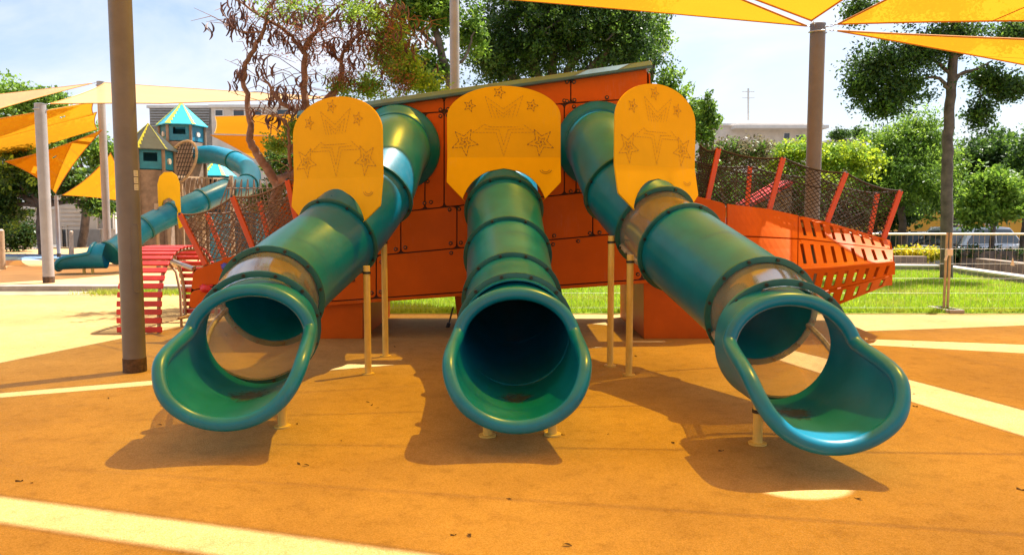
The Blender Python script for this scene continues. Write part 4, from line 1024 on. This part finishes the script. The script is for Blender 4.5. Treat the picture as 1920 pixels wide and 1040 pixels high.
# big dark ficus behind the cabin
tree('huge dense dark green tree towering behind the cabin roof', gnd(1030, 21, -.7), W(1030, 250, 21),
     [pb_(985, 60, 120, 110, 21, 1), pb_(1100, 40, 130, 120, 21, 1.1), pb_(1050, -60, 170, 80, 21, 1), pb_(1170, 70, 70, 85, 20.5, .45), pb_(930, 110, 55, 65, 20.5, .3)], 95000, .088, [('L_dark', .72), ('L_mid', .28)], .3, clump=.22, shell=.35, per=24)
tree('bright green leafy tree at the right flank of the huge dark tree', gnd(1215, 22.5, -.7), W(1215, 280, 22.5),
     [pb_(1225, 70, 38, 70, 22.5, .8), pb_(1255, 175, 42, 50, 22.5, .8), pb_(1305, 220, 34, 34, 22.5, .4), pb_(1180, 130, 50, 60, 23, .7)], 9000, .12, [('L_mid', .5), ('L_light', .5)], .14, clump=.26, shell=.3)
tree('slim tree with loose mid green leaves left of the tall post', gnd(842, 18, -.7), W(835, 130, 18),
     [pb_(770, 20, 50, 60, 18, 1), pb_(800, 130, 40, 40, 18, .7), pb_(735, 90, 40, 55, 18.2, .7), pb_(830, 20, 40, 50, 18, .6), pb_(780, -60, 80, 50, 18, 1), pb_(885, 60, 30, 60, 18.4, .4)], 14000, .12, [('L_mid', .6), ('L_light', .4)], .13, clump=.26, shell=.3,
     paths=[([gnd(848, 18, -.7), W(846, 190, 18), W(830, 110, 18), W(812, 30, 18), W(800, -80, 18)], .13, .06), ([W(835, 130, 18), W(870, 110, 18), W(890, 60, 18)], .05, .02), ([W(825, 90, 18), W(780, 50, 18), W(755, 0, 18)], .05, .02), ([W(838, 150, 18), W(790, 130, 18), W(740, 100, 18)], .05, .015)])
# tall tree on the right, trunk behind the fence post
Yt = 17.0
tree('tall tree with bare lower trunk and dark leaf tufts behind the fence joint', gnd(1778, Yt), W(1778, 165, Yt),
     [pb_(1650, 120, 55, 45, Yt, 1), pb_(1612, 165, 30, 40, Yt, .6), pb_(1690, 165, 60, 40, Yt, 1), pb_(1660, 200, 35, 25, Yt, .5), pb_(1720, 100, 60, 40, Yt, .9), pb_(1790, 70, 60, 35, Yt, .9), pb_(1835, 215, 20, 42, Yt, .45), pb_(1848, 145, 26, 22, Yt, .4), pb_(1890, 165, 42, 28, Yt, .8), pb_(1905, 60, 50, 35, Yt, .6), pb_(1760, 0, 110, 40, Yt, 1.1), pb_(1610, 20, 30, 30, Yt, .4)],
     44000, .078, [('L_dark', .62), ('L_mid', .38)], .16, clump=.27, shell=.10, per=22,
     paths=[([gnd(1780, Yt), W(1776, 400, Yt), W(1776, 300, Yt), W(1780, 210, Yt), W(1786, 120, Yt), W(1790, 20, Yt), W(1790, -60, Yt)], .14, .08), ([W(1780, 175, Yt), W(1765, 150, Yt), W(1740, 146, Yt), W(1690, 165, Yt)], .05, .02), ([W(1783, 165, Yt), W(1800, 140, Yt), W(1830, 130, Yt), W(1860, 115, Yt)], .06, .02),
            ([W(1784, 140, Yt), W(1740, 110, Yt), W(1660, 120, Yt)], .05, .015), ([W(1786, 110, Yt), W(1840, 80, Yt), W(1900, 70, Yt)], .05, .015), ([W(1850, 120, Yt), W(1880, 150, Yt), W(1900, 170, Yt)], .03, .01), ([W(1845, 125, Yt), W(1838, 180, Yt), W(1836, 240, Yt)], .02, .006)])
# masses of trees and shrubs beyond the lawn, right
tree('light green willowy tree left of the tall bare trunk', gnd(1690, 24, -.7), W(1690, 380, 24), [pb_(1660, 290, 55, 70, 24, 1), pb_(1720, 260, 50, 55, 24, 1), pb_(1700, 340, 80, 60, 23.6, 1.2), pb_(1630, 350, 45, 50, 24, .7), pb_(1755, 330, 40, 70, 24, .8)], 42000, .115, [('L_light', .6), ('L_mid', .4)], .14, clump=.28, shell=.4, droop=.6, asp=.35)
tree('round dark green tree right of the tall bare trunk', gnd(1860, 25, -.7), W(1860, 390, 25), [pb_(1860, 290, 60, 45, 25, 1), pb_(1830, 320, 45, 50, 25, 1), pb_(1900, 300, 40, 45, 25, .8)], 16000, .13, [('L_dark', .5), ('L_mid', .5)], .16, clump=.3)
tree('bright leafy young tree in front of the ochre house', gnd(1862, 21.5, -.7), W(1862, 420, 21.5), [pb_(1860, 350, 45, 35, 21.5, 1), pb_(1840, 390, 40, 35, 21.5, 1), pb_(1890, 385, 35, 30, 21.5, .7)], 10000, .13, [('L_light', .7), ('L_mid', .3)], .09, clump=.26)
tree('dark shady tree low behind the stern net', gnd(1640, 26, -.7), W(1640, 420, 26), [pb_(1600, 390, 60, 45, 26, 1), pb_(1680, 395, 50, 40, 26, 1), pb_(1540, 385, 60, 40, 26, 1)], 14000, .13, [('L_dark', .75), ('L_mid', .25)], .15, clump=.3)
tree('mid green tree filling the gap behind the tall bare trunk', gnd(1790, 29, -.7), W(1790, 400, 29), [pb_(1780, 320, 60, 50, 29, 1), pb_(1740, 370, 60, 40, 29, 1), pb_(1830, 380, 50, 40, 29, .8)], 20000, .13, [('L_mid', .6), ('L_light', .4)], .16, clump=.3)
tree('leafy tree at the right picture edge beyond the hedge', gnd(1925, 23, -.7), W(1925, 400, 23), [pb_(1915, 340, 40, 50, 23, 1), pb_(1950, 290, 50, 60, 23, 1)], 14000, .11, [('L_mid', .7), ('L_dark', .3)], .14, clump=.26)
def shrub(label, px, Y, blobs, n, size, lm, z=-.7, clump=.25, **k):
    b = gnd(px, Y, z); return tree(label, b, b+V((0, 0, .35)), blobs, n, size, lm, .035, 'bark', clump=clump, name='shrub', cat='shrub', **k)
shrub('lime yellow spreading shrub behind the stern post', 1530, 22, [pb_(1500, 285, 60, 22, 22, 1), pb_(1570, 290, 60, 24, 22, 1), pb_(1460, 305, 40, 25, 22, .6), pb_(1620, 300, 35, 30, 22, .6), pb_(1540, 330, 90, 35, 22, 1)], 15000, .10, [('L_lime', .6), ('L_light', .4)], clump=.22, shell=.4)
shrub('greyish dry shrub left of the stern post', 1395, 20.5, [pb_(1370, 285, 40, 28, 20.5, 1), pb_(1420, 285, 40, 25, 20.5, 1), pb_(1340, 310, 30, 40, 20.5, .8)], 8000, .085, [('L_dry', .65), ('L_mid', .35)], clump=.2)
shrub('green hedge seen through the stern net', 1420, 23, [pb_(1350, 350, 60, 50, 23, 1), pb_(1440, 360, 70, 45, 23, 1), pb_(1510, 370, 60, 40, 23, 1)], 12000, .11, [('L_mid', .5), ('L_dark', .3), ('L_light', .2)])
shrub('slender pale-leaved sapling beside the right yellow board', 1325, 19, [pb_(1325, 205, 14, 30, 19, .6), pb_(1318, 255, 22, 30, 19, .8), pb_(1340, 232, 14, 20, 19, .4), pb_(1322, 320, 30, 45, 19, 1)], 3000, .10, [('L_mid', .6), ('L_light', .4)], z=0, clump=.16)
for i, (px, w_) in enumerate(((1692, 14), (1722, 20), (1748, 16))):
    shrub(('yellow-green clipped bush nearest the stern tip', 'largest yellow-green clipped bush by the low wall', 'yellow-green clipped bush nearest the fence joint')[i], px, 21.2, [pb_(px, 476, w_, 11, 21.2, 1)], 2600, .075, [('L_yellow', .7), ('L_lime', .3)], z=-.3, clump=.16, group='yellow bushes by the wall')
hg = thing('hedge', 'dark clipped hedge in front of the silver car', 'hedge', gnd(1900, 20.7, -.2))
a, b = W(1795, 477, 20.9), W(2080, 477, 20.5); nb = 11
v, q = leaf_cloud([(a.lerp(b, i/(nb-1)), (.35, .35, .22), 1) for i in range(nb)], 16000, .07, .14, 40, .1); rawmesh('foliage', v, q, M['L_dark'], hg)
mb = MB(); mb.bar(a-V((0, 0, .12)), b-V((0, 0, .12)), .5, .45); mb.build('inner_twigs', M['bark_grey'], hg)
# far tree line right, left
tree('small distant tree on the skyline left of the light tree', gnd(1570, 60, -.7), W(1575, 262, 60), [pb_(1575, 252, 20, 9, 60, 1), pb_(1610, 250, 14, 10, 60, .6)], 3000, .2, [('L_dark', .5), ('L_mid', .5)], .2, clump=.4)
tree('bright green tree above the far sails at left edge', gnd(20, 40, -.7), W(20, 300, 40), [pb_(20, 190, 65, 45, 40, 1), pb_(85, 190, 40, 24, 40, .5), pb_(-60, 200, 60, 60, 40, 1)], 17000, .2, [('L_light', .75), ('L_mid', .25)], .3, clump=.5)
tree('dark broad tree shading the car at left edge', gnd(82, 27, 0), W(80, 385, 27), [pb_(20, 340, 60, 40, 27, 1), pb_(80, 330, 60, 40, 27, 1), pb_(150, 345, 50, 28, 27, .8), pb_(0, 395, 50, 35, 27, .7), pb_(40, 270, 70, 45, 28, .9), pb_(190, 385, 25, 18, 27, .4), pb_(-60, 340, 60, 70, 27, 1)], 30000, .15, [('L_dark', .6), ('L_mid', .25), ('L_light', .15)], .22, clump=.32)
shrub('dark hedge below the broad tree at left edge', 20, 29.5, [pb_(-20, 440, 40, 35, 29.5, 1), pb_(40, 445, 30, 30, 29.5, .8)], 9000, .12, [('L_dark', 1.0)], z=0)
tree('green tree behind the far sails and thick post', gnd(150, 34, 0), W(160, 330, 34), [pb_(130, 260, 60, 40, 34, 1), pb_(190, 300, 40, 50, 34, .8), pb_(60, 250, 50, 30, 34, .6)], 12000, .17, [('L_mid', .6), ('L_light', .4)], .2, clump=.4)
shrub('green shrub behind the poinciana trunk and far sails', 540, 26, [pb_(540, 310, 45, 45, 26, 1), pb_(500, 380, 50, 40, 26, .8), pb_(575, 350, 40, 60, 26, .8)], 11000, .12, [('L_mid', .55), ('L_dark', .45)], z=0)

M['L_brown'] = leafmat('leaf_brown', (.10, .035, .02), (.30, .13, .06), .4)
# ---- the bare flame tree hung with pods
Yp = 12.2
pp = lambda x, y, d=0: W(x, y, Yp+d)
main = [([gnd(520, Yp), pp(518, 480), pp(512, 400), pp(524, 340)], .17, .14), ([pp(520, 345), pp(490, 300), pp(468, 262), pp(470, 225), pp(455, 150)], .10, .065), ([pp(455, 150), pp(462, 120), pp(490, 65), pp(500, 30), pp(520, -20)], .06, .03),
        ([pp(524, 340), pp(560, 322), pp(580, 270), pp(575, 215, .2), pp(570, 120, .2), pp(576, 80, .2)], .13, .06), ([pp(570, 215, .1), pp(530, 195), pp(508, 165), pp(490, 140)], .06, .02), ([pp(570, 100, .2), pp(540, 62, .2), pp(480, 25), pp(440, -5)], .05, .02),
        ([pp(575, 85, .2), pp(600, 40, .3), pp(585, -20, .3)], .05, .025), ([pp(560, 322), pp(600, 205, .5), pp(640, 150, .5), pp(640, 110, .5), pp(660, 78, .5)], .08, .04), ([pp(640, 115, .5), pp(612, 92, .5), pp(600, 50, .5)], .035, .015), ([pp(575, 75, .2), pp(620, 42, .3), pp(670, 40, .3), pp(700, 30, .3)], .035, .015),
        ([pp(655, 80, .5), pp(690, 60, .6), pp(740, 95, .6), pp(760, 150, .6)], .04, .012), ([pp(545, 330), pp(540, 240, -.3), pp(520, 215, -.3)], .04, .02), ([pp(600, 50, .5), pp(650, 0, .5), pp(690, -30, .5)], .04, .02), ([pp(700, 30, .3), pp(750, 35, .4), pp(790, 80, .4)], .02, .008), ([pp(490, 60), pp(450, 60), pp(430, 45)], .02, .008)]
ft_ = thing('flame_tree', 'bare-branched brown tree hung with long dark seed pods behind the bow', 'tree', gnd(520, Yp), None)
mb = MB(); limbs(mb, [(p_, a_*.8, b_*.6) for p_, a_, b_ in main])
tips = []
for pts_, r0, r1 in main[2:]:
    S = spline(pts_, 8)
    for i in range(4, len(S), 2):
        p = S[i]
        for _ in range(2):
            e = p+V((random.uniform(-.8, .8), random.uniform(-.6, .6), random.uniform(-.10, .45))); m_ = p.lerp(e, .5)+V((0, 0, random.uniform(.0, .15)))
            mb.tube([p, m_, e], [.008, .006, .003], 5); tips += [m_, e]
mb.build('trunk', M['bark'], ft_, smooth=60)
# pods: a few curved blades shared by many objects
podm = []
for q in range(5):
    mb = MB(); L, cv, w = random.uniform(.16, .25), random.choice((-1, 1))*random.uniform(.03, .06), .032; n = 7; vs = []
    for i in range(n+1):
        t_ = i/n; x = cv*math.sin(t_*math.pi*.9)*1.4; ww = w*math.sin(math.pi*min(.97, max(.06, t_)))**.5/2
        vs += [V((x-ww, -.006, -L*t_)), V((x+ww, -.006, -L*t_)), V((x+ww, .006, -L*t_)), V((x-ww, .006, -L*t_))]
    fs_ = []
    for i in range(n):
        for k in range(4): fs_.append((i*4+k, i*4+(k+1) % 4, i*4+4+(k+1) % 4, i*4+4+k))
    mb.add(vs, fs_+[(0, 1, 2, 3), (n*4+3, n*4+2, n*4+1, n*4)])
    me = bpy.data.meshes.new('seed_pod'); me.from_pydata([tuple(v) for v in mb.v], [], mb.f); me.materials.append(M['pod']); podm.append(me)
random.shuffle(tips)
cl_ = [q_ for q_ in tips[:60] for _ in range(5)]
for i, p in enumerate(cl_[:300]):
    o = bpy.data.objects.new('seed_pod', podm[i % 5]); col.objects.link(o)
    o.location = p+V((random.uniform(-.10, .10), random.uniform(-.10, .10), random.uniform(-.05, .03))); o.rotation_euler = (random.gauss(0, .25), random.gauss(0, .25), random.uniform(0, 6.28)); o.scale = (1, 1, random.uniform(.8, 1.25)); attach(o, ft_)
# the many pods past the first 300, joined
mb = MB(); rest = [q_ for q_ in tips[60:130] for _ in range(4)]
for p in rest:
    src = random.choice(podm); R_ = Matrix.Rotation(random.uniform(0, 6.28), 3, 'Z') @ Matrix.Rotation(random.gauss(0, .3), 3, 'X'); o_ = p+V((random.uniform(-.16, .16), random.uniform(-.16, .16), random.uniform(-.12, .05)))
    mb.add([o_+R_ @ v.co for v in src.vertices], [tuple(f.vertices) for f in src.polygons])
tag(mb.build('seed_pods', M['pod'], ft_), kind='stuff')
v, q = leaf_cloud([pb_(560, 250, 40, 25, Yp, .5), pb_(520, 275, 30, 18, Yp, .35), pb_(690, 160, 40, 25, Yp+.6, .8), pb_(760, 130, 40, 50, Yp+.6, 1), pb_(720, 60, 40, 40, Yp+.5, .6), pb_(800, 160, 35, 30, Yp+.6, .6), pb_(560, 20, 120, 30, Yp, .35), pb_(680, 20, 60, 30, Yp, .4), pb_(640, 165, 30, 25, Yp+.5, .3)], 12000, .055, .17, 40, .2)
rawmesh('feathery_leaves', v, q, M['L_light'], ft_)
v, q = leaf_cloud([pb_(560, 60, 120, 60, Yp, 1), pb_(700, 90, 90, 70, Yp+.4, 1.2), pb_(760, 160, 60, 40, Yp+.5, .6), pb_(640, 150, 70, 40, Yp+.3, .6)], 7000, .05, .20, 24, .1, asp=.3); rawmesh('dry_leaflets', v, q, M['L_brown'], ft_)

# ================================================================== fence, walls, buildings, cars
def fence_panel(x0, x1, Y, h, label):
    t = thing('wire_fence_panel', label, 'fence', ((x0+x1)/2, Y, 0), 'temporary wire fence panels along the lawn edge')
    z0 = .06
    for x in (x0, x1):
        mb = MB(); mb.tube([(x, Y, .0), (x, Y, h+.02)], .019, 8); mb.build('upright', M['beam'], t, smooth=60)
    for z in (h,):
        mb = MB(); mb.tube([(x0, Y, z), (x1, Y, z)], .016, 8); mb.build('top_tube', M['fence'], t, smooth=60)
    mb = MB(); n = int((x1-x0)/.085)
    for i in range(1, n): x = x0+(x1-x0)*i/n; mb.tube([(x, Y, z0), (x, Y, h)], .0016, 4, caps=False)
    for j in range(5): z = z0+(h-z0)*j/5; mb.tube([(x0, Y, z), (x1, Y, z)], .0019, 4, caps=False)
    tag(mb.build('wire_mesh', M['fence'], t), kind='stuff')
    for x in (x0, x1):
        mb = MB(); mb.box((x, Y, .03), (.22, .5, .06)); mb.build('foot_block', M['concrete'], t, bevel=.01)
xj = W(1774, 500, 11.1).x
LAB = ['wire fence panel right of the fence joint', 'wire fence panel left of the fence joint, ending behind the stern', 'wire fence panel behind the stern hull', 'wire fence panel seen under the hull between the slides', 'wire fence panel seen under the hull left of the middle slide']
for i in range(5):
    x0 = xj+.03-(i-1)*2.35-2.32 if i else xj+.05
    x1 = x0+2.30
    fence_panel(x0, x1, 11.1+(.03 if i % 2 else 0), 1.17, LAB[i])
fence_panel(xj+2.38, xj+4.68, 11.13, 1.17, 'wire fence panel farthest right, past the picture edge')
cl = thing('fence_tag', 'pale triangular tag hanging on the fence wires at far right', 'tag', W(1899, 490, 11.08)); p = W(1899, 492, 11.08)
mb = MB(); mb.prism([p+V((-.03, 0, -.045)), p+V((.03, 0, -.05)), p+V((0, 0, .07))], (0, .012, 0)); mb.build('tag_plate', M['plaster'], cl)
cl = thing('fence_clamp', 'pale clamp joining two fence panels', 'clamp', (xj, 11.1, .9)); mb = MB(); mb.box((xj+.02, 11.08, .90), (.09, .07, .10)); mb.build('clamp_body', M['plaster'], cl, bevel=.01); mb = MB(); mb.tube([(xj-.03, 11.04, .86), (xj-.06, 11.03, .78)], .018, 7); mb.build('clamp_tail', M['plaster'], cl, smooth=60)
# stepped low wall on the right
lw = thing('garden_wall', 'low stepped grey wall between lawn and parked cars', 'wall', (9, 18, 0))
A, B, C = V((4.6, 20.62, 0)), V((11.38, 19.62, 0)), V((10.3, 10.4, 0))
for (p, q) in ((A, B), (B, C)):
    n = max(1, int((q-p).length/1.1)); d = (q-p).normalized(); nr = V((-d.y, d.x, 0))
    for i in range(n):
        a, b = p+(q-p)*(i/n)+d*.004, p+(q-p)*((i+1)/n)-d*.004
        mb = MB(); mb.bar(a+nr*.15+V((0, 0, -.18)), b+nr*.15+V((0, 0, -.18)), .28, .60); mb.build('wall_block', M['concrete'], lw, bevel=.012)
        mb = MB(); mb.bar(a+nr*.13+V((0, 0, .145)), b+nr*.13+V((0, 0, .145)), .34, .05); mb.build('coping', M['plaster'], lw, bevel=.01)
        mb = MB(); mb.bar(a+nr*1.0+V((0, 0, -.12)), b+nr*1.0+V((0, 0, -.12)), .28, .96); mb.build('wall_block', M['stone'], lw, bevel=.012)
def car(label, p, yaw, paint, L=4.5, Wd=1.8, H=1.65):
    t = thing('parked_car', label, 'car', p, 'parked cars', rz=yaw)
    def prof(y, top):  # side outline in x,z at half width y
        return [(-L/2, .45), (-L/2+.03, .95), (-L/2+.12, 1.02)] if not top else None
    mb = MB(); body = [(-.50, .32), (-.50, .62), (-.485, .62), (-.30, .66), (-.13, .66), (.49, .62), (.50, .55), (.50, .28), (.44, .20), (-.46, .20)]
    secs = [(-Wd/2, .97), (-Wd/2+.08, 1), (Wd/2-.08, 1), (Wd/2, .97)]
    vs = []; n = len(body)
    for y, k in secs: vs += [V((x*L*k, y, z*H*(1 if k == 1 else .97))) for x, z in body]
    fs = [tuple(range(n)), tuple(range(3*n, 4*n))[::-1]]+[(s*n+i, (s+1)*n+i, (s+1)*n+(i+1) % n, s*n+(i+1) % n) for s in range(3) for i in range(n)]
    mb.add(vs, fs); bd = mb.build('body', M[paint], t, bevel=.04, smooth=40)
    cab = [(-.20, .64), (-.08, .98), (.02, 1.0), (.34, .99), (.46, .64)]
    mb = MB(); vs = []; n = 5
    for y, k in ((-Wd/2+.06, 0), (-Wd/2+.20, 1), (Wd/2-.20, 1), (Wd/2-.06, 0)):
        vs += [V((x*L, (y if z < .7 else (y+(.10 if y < 0 else -.10) if not k else y)), z*H-(.03 if not k and z > .7 else 0))) for x, z in cab]
    fs = [tuple(range(n)), tuple(range(3*n, 4*n))[::-1]]+[(s*n+i, (s+1)*n+i, (s+1)*n+i+1, s*n+i+1) for s in range(3) for i in range(n-1)]
    mb.add(vs, fs); cb = mb.build('cabin', M[paint], t, bevel=.03, smooth=40)
    def win(poly, y0, y1):
        mb = MB(); mb.add([V((x*L, y, z*H)) for (x, z), y in zip(poly, [y0, y1, y1, y0])], [(0, 1, 2, 3)]); return mb.build('window', M['glass'], cb, solid=.01)
    for s in (-1, 1):
        yl_, yh = s*(Wd/2-.048), s*(Wd/2-.148)
        for pl in ([(-.17, .67), (-.075, .94), (.08, .95), (.08, .67)], [(.10, .67), (.10, .95), (.30, .94), (.40, .67)]):
            mb = MB(); mb.add([V((x*L, yl_ if z < .8 else yh, z*H)) for x, z in pl], [(0, 1, 2, 3)]); mb.build('window', M['glass'], cb, solid=.006)
    for x0, x1 in ((-.205, -.085), (.465, .345)):
        sgn = -1 if x0 < 0 else 1
        mb = MB(); mb.add([V((x0*L+sgn*.015, -Wd/2+.16, .67*H)), V((x0*L+sgn*.015, Wd/2-.16, .67*H)), V((x1*L+sgn*.03, Wd/2-.26, .95*H)), V((x1*L+sgn*.03, -Wd/2+.26, .95*H))], [(0, 1, 2, 3)]); mb.build('windscreen', M['glass'], cb, solid=.006)
    for x in (-.31, .30):
        for s in (-1, 1):
            mb = MB(); mb.tube([(x*L, s*(Wd/2-.20), .33), (x*L, s*(Wd/2+.01), .33)], .33, 20); w = mb.build('wheel', M['tyre'], t, smooth=40)
            mb = MB(); mb.tube([(x*L, s*(Wd/2-.02), .33), (x*L, s*(Wd/2+.02), .33)], .20, 14); mb.build('rim', M['steel'], w, smooth=40)
    for s in (-1, 1):
        mb = MB(); mb.box((-.495*L, s*(Wd/2-.28), .54*H), (.06, .36, .14)); mb.build('headlight', M['white'], bd, bevel=.02)
        mb = MB(); mb.box((.497*L, s*(Wd/2-.2), .54*H), (.05, .22, .22)); mb.build('tail_light', M['car_red'], bd, bevel=.02)
        mb = MB(); mb.box((-.16*L, s*(Wd/2+.08), .66*H), (.12, .2, .14)); mb.build('mirror', M[paint], bd, bevel=.03)
    return t
for o_, y_, k_ in ((W(1835, 430, 25), 25.0, 0),):
    car('silver-white car parked behind the dark hedge', (o_.x+.1, 25, -.48), math.radians(180+22), 'car_silver', H=1.62)
car('dark car with red tail light behind the yellow bushes', (W(1745, 440, 25.5).x, 25.8, -.48), math.radians(176), 'car_dark', H=1.45)
car('dark car mostly hidden behind the stern tip', (W(1640, 440, 27).x-.4, 28.5, -.48), math.radians(180), 'car_dark', H=1.45)
car('silver car in the shade under the broad tree at left', (W(-26, 465, 32).x, 32.0, -.35), math.radians(8), 'car_silver', H=1.5)
def building(label, px0, px1, pyt, Y, zb, depth, wallm, wins, base_py=None, extra=None, name='house'):
    a, b = W(px0, pyt, Y), W(px1, pyt, Y); t = thing(name, label, 'building', ((a.x+b.x)/2, Y, zb))
    mb = MB(); mb.prism([V((a.x, Y, zb)), V((b.x, Y, zb)), V((b.x, Y, a.z)), V((a.x, Y, a.z))], (0, depth, 0)); mb.build('wall', M[wallm], t)
    mb = MB(); mb.box(((a.x+b.x)/2, Y+depth/2, a.z+.10), (b.x-a.x+.3, depth+.3, .2)); mb.build('roof_slab', M['plaster_w'], t)
    for (x0, x1, y0, y1, gm) in wins:
        p, q = W(x0, y0, Y-.03), W(x1, y1, Y-.03); cx_, cz = (p.x+q.x)/2, (p.z+q.z)/2; w_, h_ = abs(q.x-p.x), abs(p.z-q.z)
        mb = MB()
        for sx in (-1, 1): mb.box((cx_+sx*(w_/2+.03), Y-.03, cz), (.06, .10, h_+.12))
        for sz in (-1, 1): mb.box((cx_, Y-.034, cz+sz*(h_/2+.03)), (w_, .10, .06))
        f = mb.build('window', M['plaster_w'], t); mb = MB(); mb.box((cx_, Y-.004, cz), (w_, .02, h_)); mb.build('pane', M[gm], f)
    if extra: extra(t, Y)
    return t
def garage(t, Y):
    a, b = W(128, 430, Y-.06), W(190, 475, Y-.06)
    n = 12
    for i in range(n):
        z = b.z+(a.z-b.z)*(i+.5)/n; mb = MB(); mb.box(((a.x+b.x)/2, Y-.05, z), (b.x-a.x, .05, (a.z-b.z)/n-.012)); mb.build('shutter_slat', M['shutter'], t)
    for i in range(6):
        p, q = W(112, 388+i*8, Y-.02), W(163, 388+i*8, Y-.02); mb = MB(); mb.box(((p.x+q.x)/2, Y-.03, p.z), (q.x-p.x, .06, .11)); mb.build('cladding_board', M['plaster_w'], t)
building('white house with grey garage shutter beyond the far slide', 108, 214, 368, 36, 0, 8, 'plaster_w', [(116, 126, 425, 470, 'glass'), (182, 212, 385, 428, 'shutter')], extra=garage)
building('cream wall of a house beyond the dark tree at left', 30, 104, 392, 40, 0, 6, 'plaster', [(70, 86, 405, 425, 'glass')])
building('pale apartment block with small windows above the far sails', 396, 640, 202, 55, 0, 10, 'plaster', [(404, 418, 207, 217, 'glass'), (438, 458, 206, 218, 'glass'), (478, 490, 206, 216, 'glass'), (520, 545, 206, 218, 'glass')], name='apartment_building')
def slats(t, Y):
    for i in range(7):
        p, q = W(281, 206+i*5, Y-.1), W(392, 206+i*5, Y-.1); mb = MB(); mb.box(((p.x+q.x)/2, Y-.08, p.z), (q.x-p.x, .08, .10)); mb.build('cladding_board', M['shutter'], t)
building('grey clad rooftop block behind the blue tower', 280, 396, 203, 58, 0, 9, 'concrete', [], extra=slats, name='apartment_building')
def mast(t, Y):
    p = W(1403, 226, Y+3); q = W(1403, 166, Y+3); mb = MB(); mb.tube([p, q], .09, 6); a = mb.build('roof_antenna', M['fence'], t)
    for z in (.9, .7): mb = MB(); mb.box(p.lerp(q, z), (1.2, .06, .06)); mb.build('antenna_bar', M['fence'], a)
    mb = MB(); a_, b_ = W(1392, 228, Y-.2), W(1447, 240, Y-.2); mb.prism([V((a_.x, Y+1, b_.z)), V((b_.x, Y+1, b_.z)), V((b_.x, Y+1, a_.z)), V((a_.x, Y+1, a_.z))], (0, 5, 0)); mb.build('roof_hut', M['plaster_w'], t)
    a_, b_ = W(1372, 240, Y-.3), W(1545, 244, Y-.3); mb = MB(); mb.box(((a_.x+b_.x)/2, Y-.6, a_.z), (b_.x-a_.x, 1.6, .28)); mb.build('balcony_slab', M['plaster_w'], t)
building('peach rooftop with antenna behind the lime shrub', 1345, 1540, 236, 70, 0, 10, 'plaster', [(1470, 1480, 250, 262, 'glass'), (1492, 1508, 254, 262, 'glass')], extra=mast, name='apartment_building')
building('grey flat-topped building on the skyline right of the stern post', 1570, 1625, 262, 80, 0, 10, 'concrete', [(1580, 1592, 268, 274, 'glass')], name='apartment_building')
building('ochre house wall glimpsed behind the trees at right', 1715, 1925, 380, 34, -.7, 8, 'ochre', [(1790, 1815, 395, 420, 'glass'), (1850, 1868, 395, 420, 'glass')])
# metal railing in front of the ochre house
rl = thing('street_railing', 'dark metal railing in front of the ochre house', 'railing', (W(1800, 440, 29).x, 29, -.7))
a, b = W(1690, 430, 29), W(1960, 430, 29); mb = MB()
n = 60
for i in range(n): x = a.x+(b.x-a.x)*i/n; mb.tube([(x, 29, -.7), (x, 29, .85)], .012, 4)
tag(mb.build('bars', M['bolt'], rl), kind='stuff')
for z in (-.4, .8): mb = MB(); mb.bar((a.x, 29, z), (b.x, 29, z), .04, .04); mb.build('rail_bar', M['bolt'], rl)

# ================================================================== small litter on the rubber
lm_ = []
for q in range(3):
    mb = MB(); n = 6; vs = []
    for i in range(n+1):
        t_ = i/n; w = .011*math.sin(math.pi*min(.97, max(.04, t_))); vs += [V((-w, (t_-.5)*.055, .004+.010*math.sin(t_*3+q))), V((w, (t_-.5)*.055, .006+.008*math.sin(t_*4+q*2)))]
    mb.add(vs, [(i*2, i*2+1, i*2+3, i*2+2) for i in range(n)]); me = bpy.data.meshes.new('dry_leaf'); me.from_pydata([tuple(v) for v in mb.v], [], mb.f); me.materials.append(M['leaf_dry']); lm_.append(me)
spots = [(573, 873), (560, 870), (350, 745), (203, 747), (690, 754), (697, 759), (708, 765), (955, 935), (850, 1003), (1063, 1023), (1610, 935), (1640, 676), (1663, 674), (1714, 738), (1716, 762), (1712, 647), (1262, 830), (1352, 845), (880, 1004), (60, 905), (36, 902), (557, 795), (1140, 814), (1055, 815), (796, 694), (740, 650), (1192, 668), (298, 797), (640, 826), (1915, 918)]
for i, (x, y) in enumerate(spots):
    g = G(x, y); o = bpy.data.objects.new('dry_leaf', lm_[i % 3]); col.objects.link(o); o.location = (g.x, g.y, .001); o.rotation_euler = (0, 0, random.uniform(0, 6.28)); s = random.uniform(.4, .8); o.scale = (s, s, s)
    tag(o, 'small dry brown leaf lying on the rubber ground', 'leaf', 'dry leaves scattered on the rubber ground')
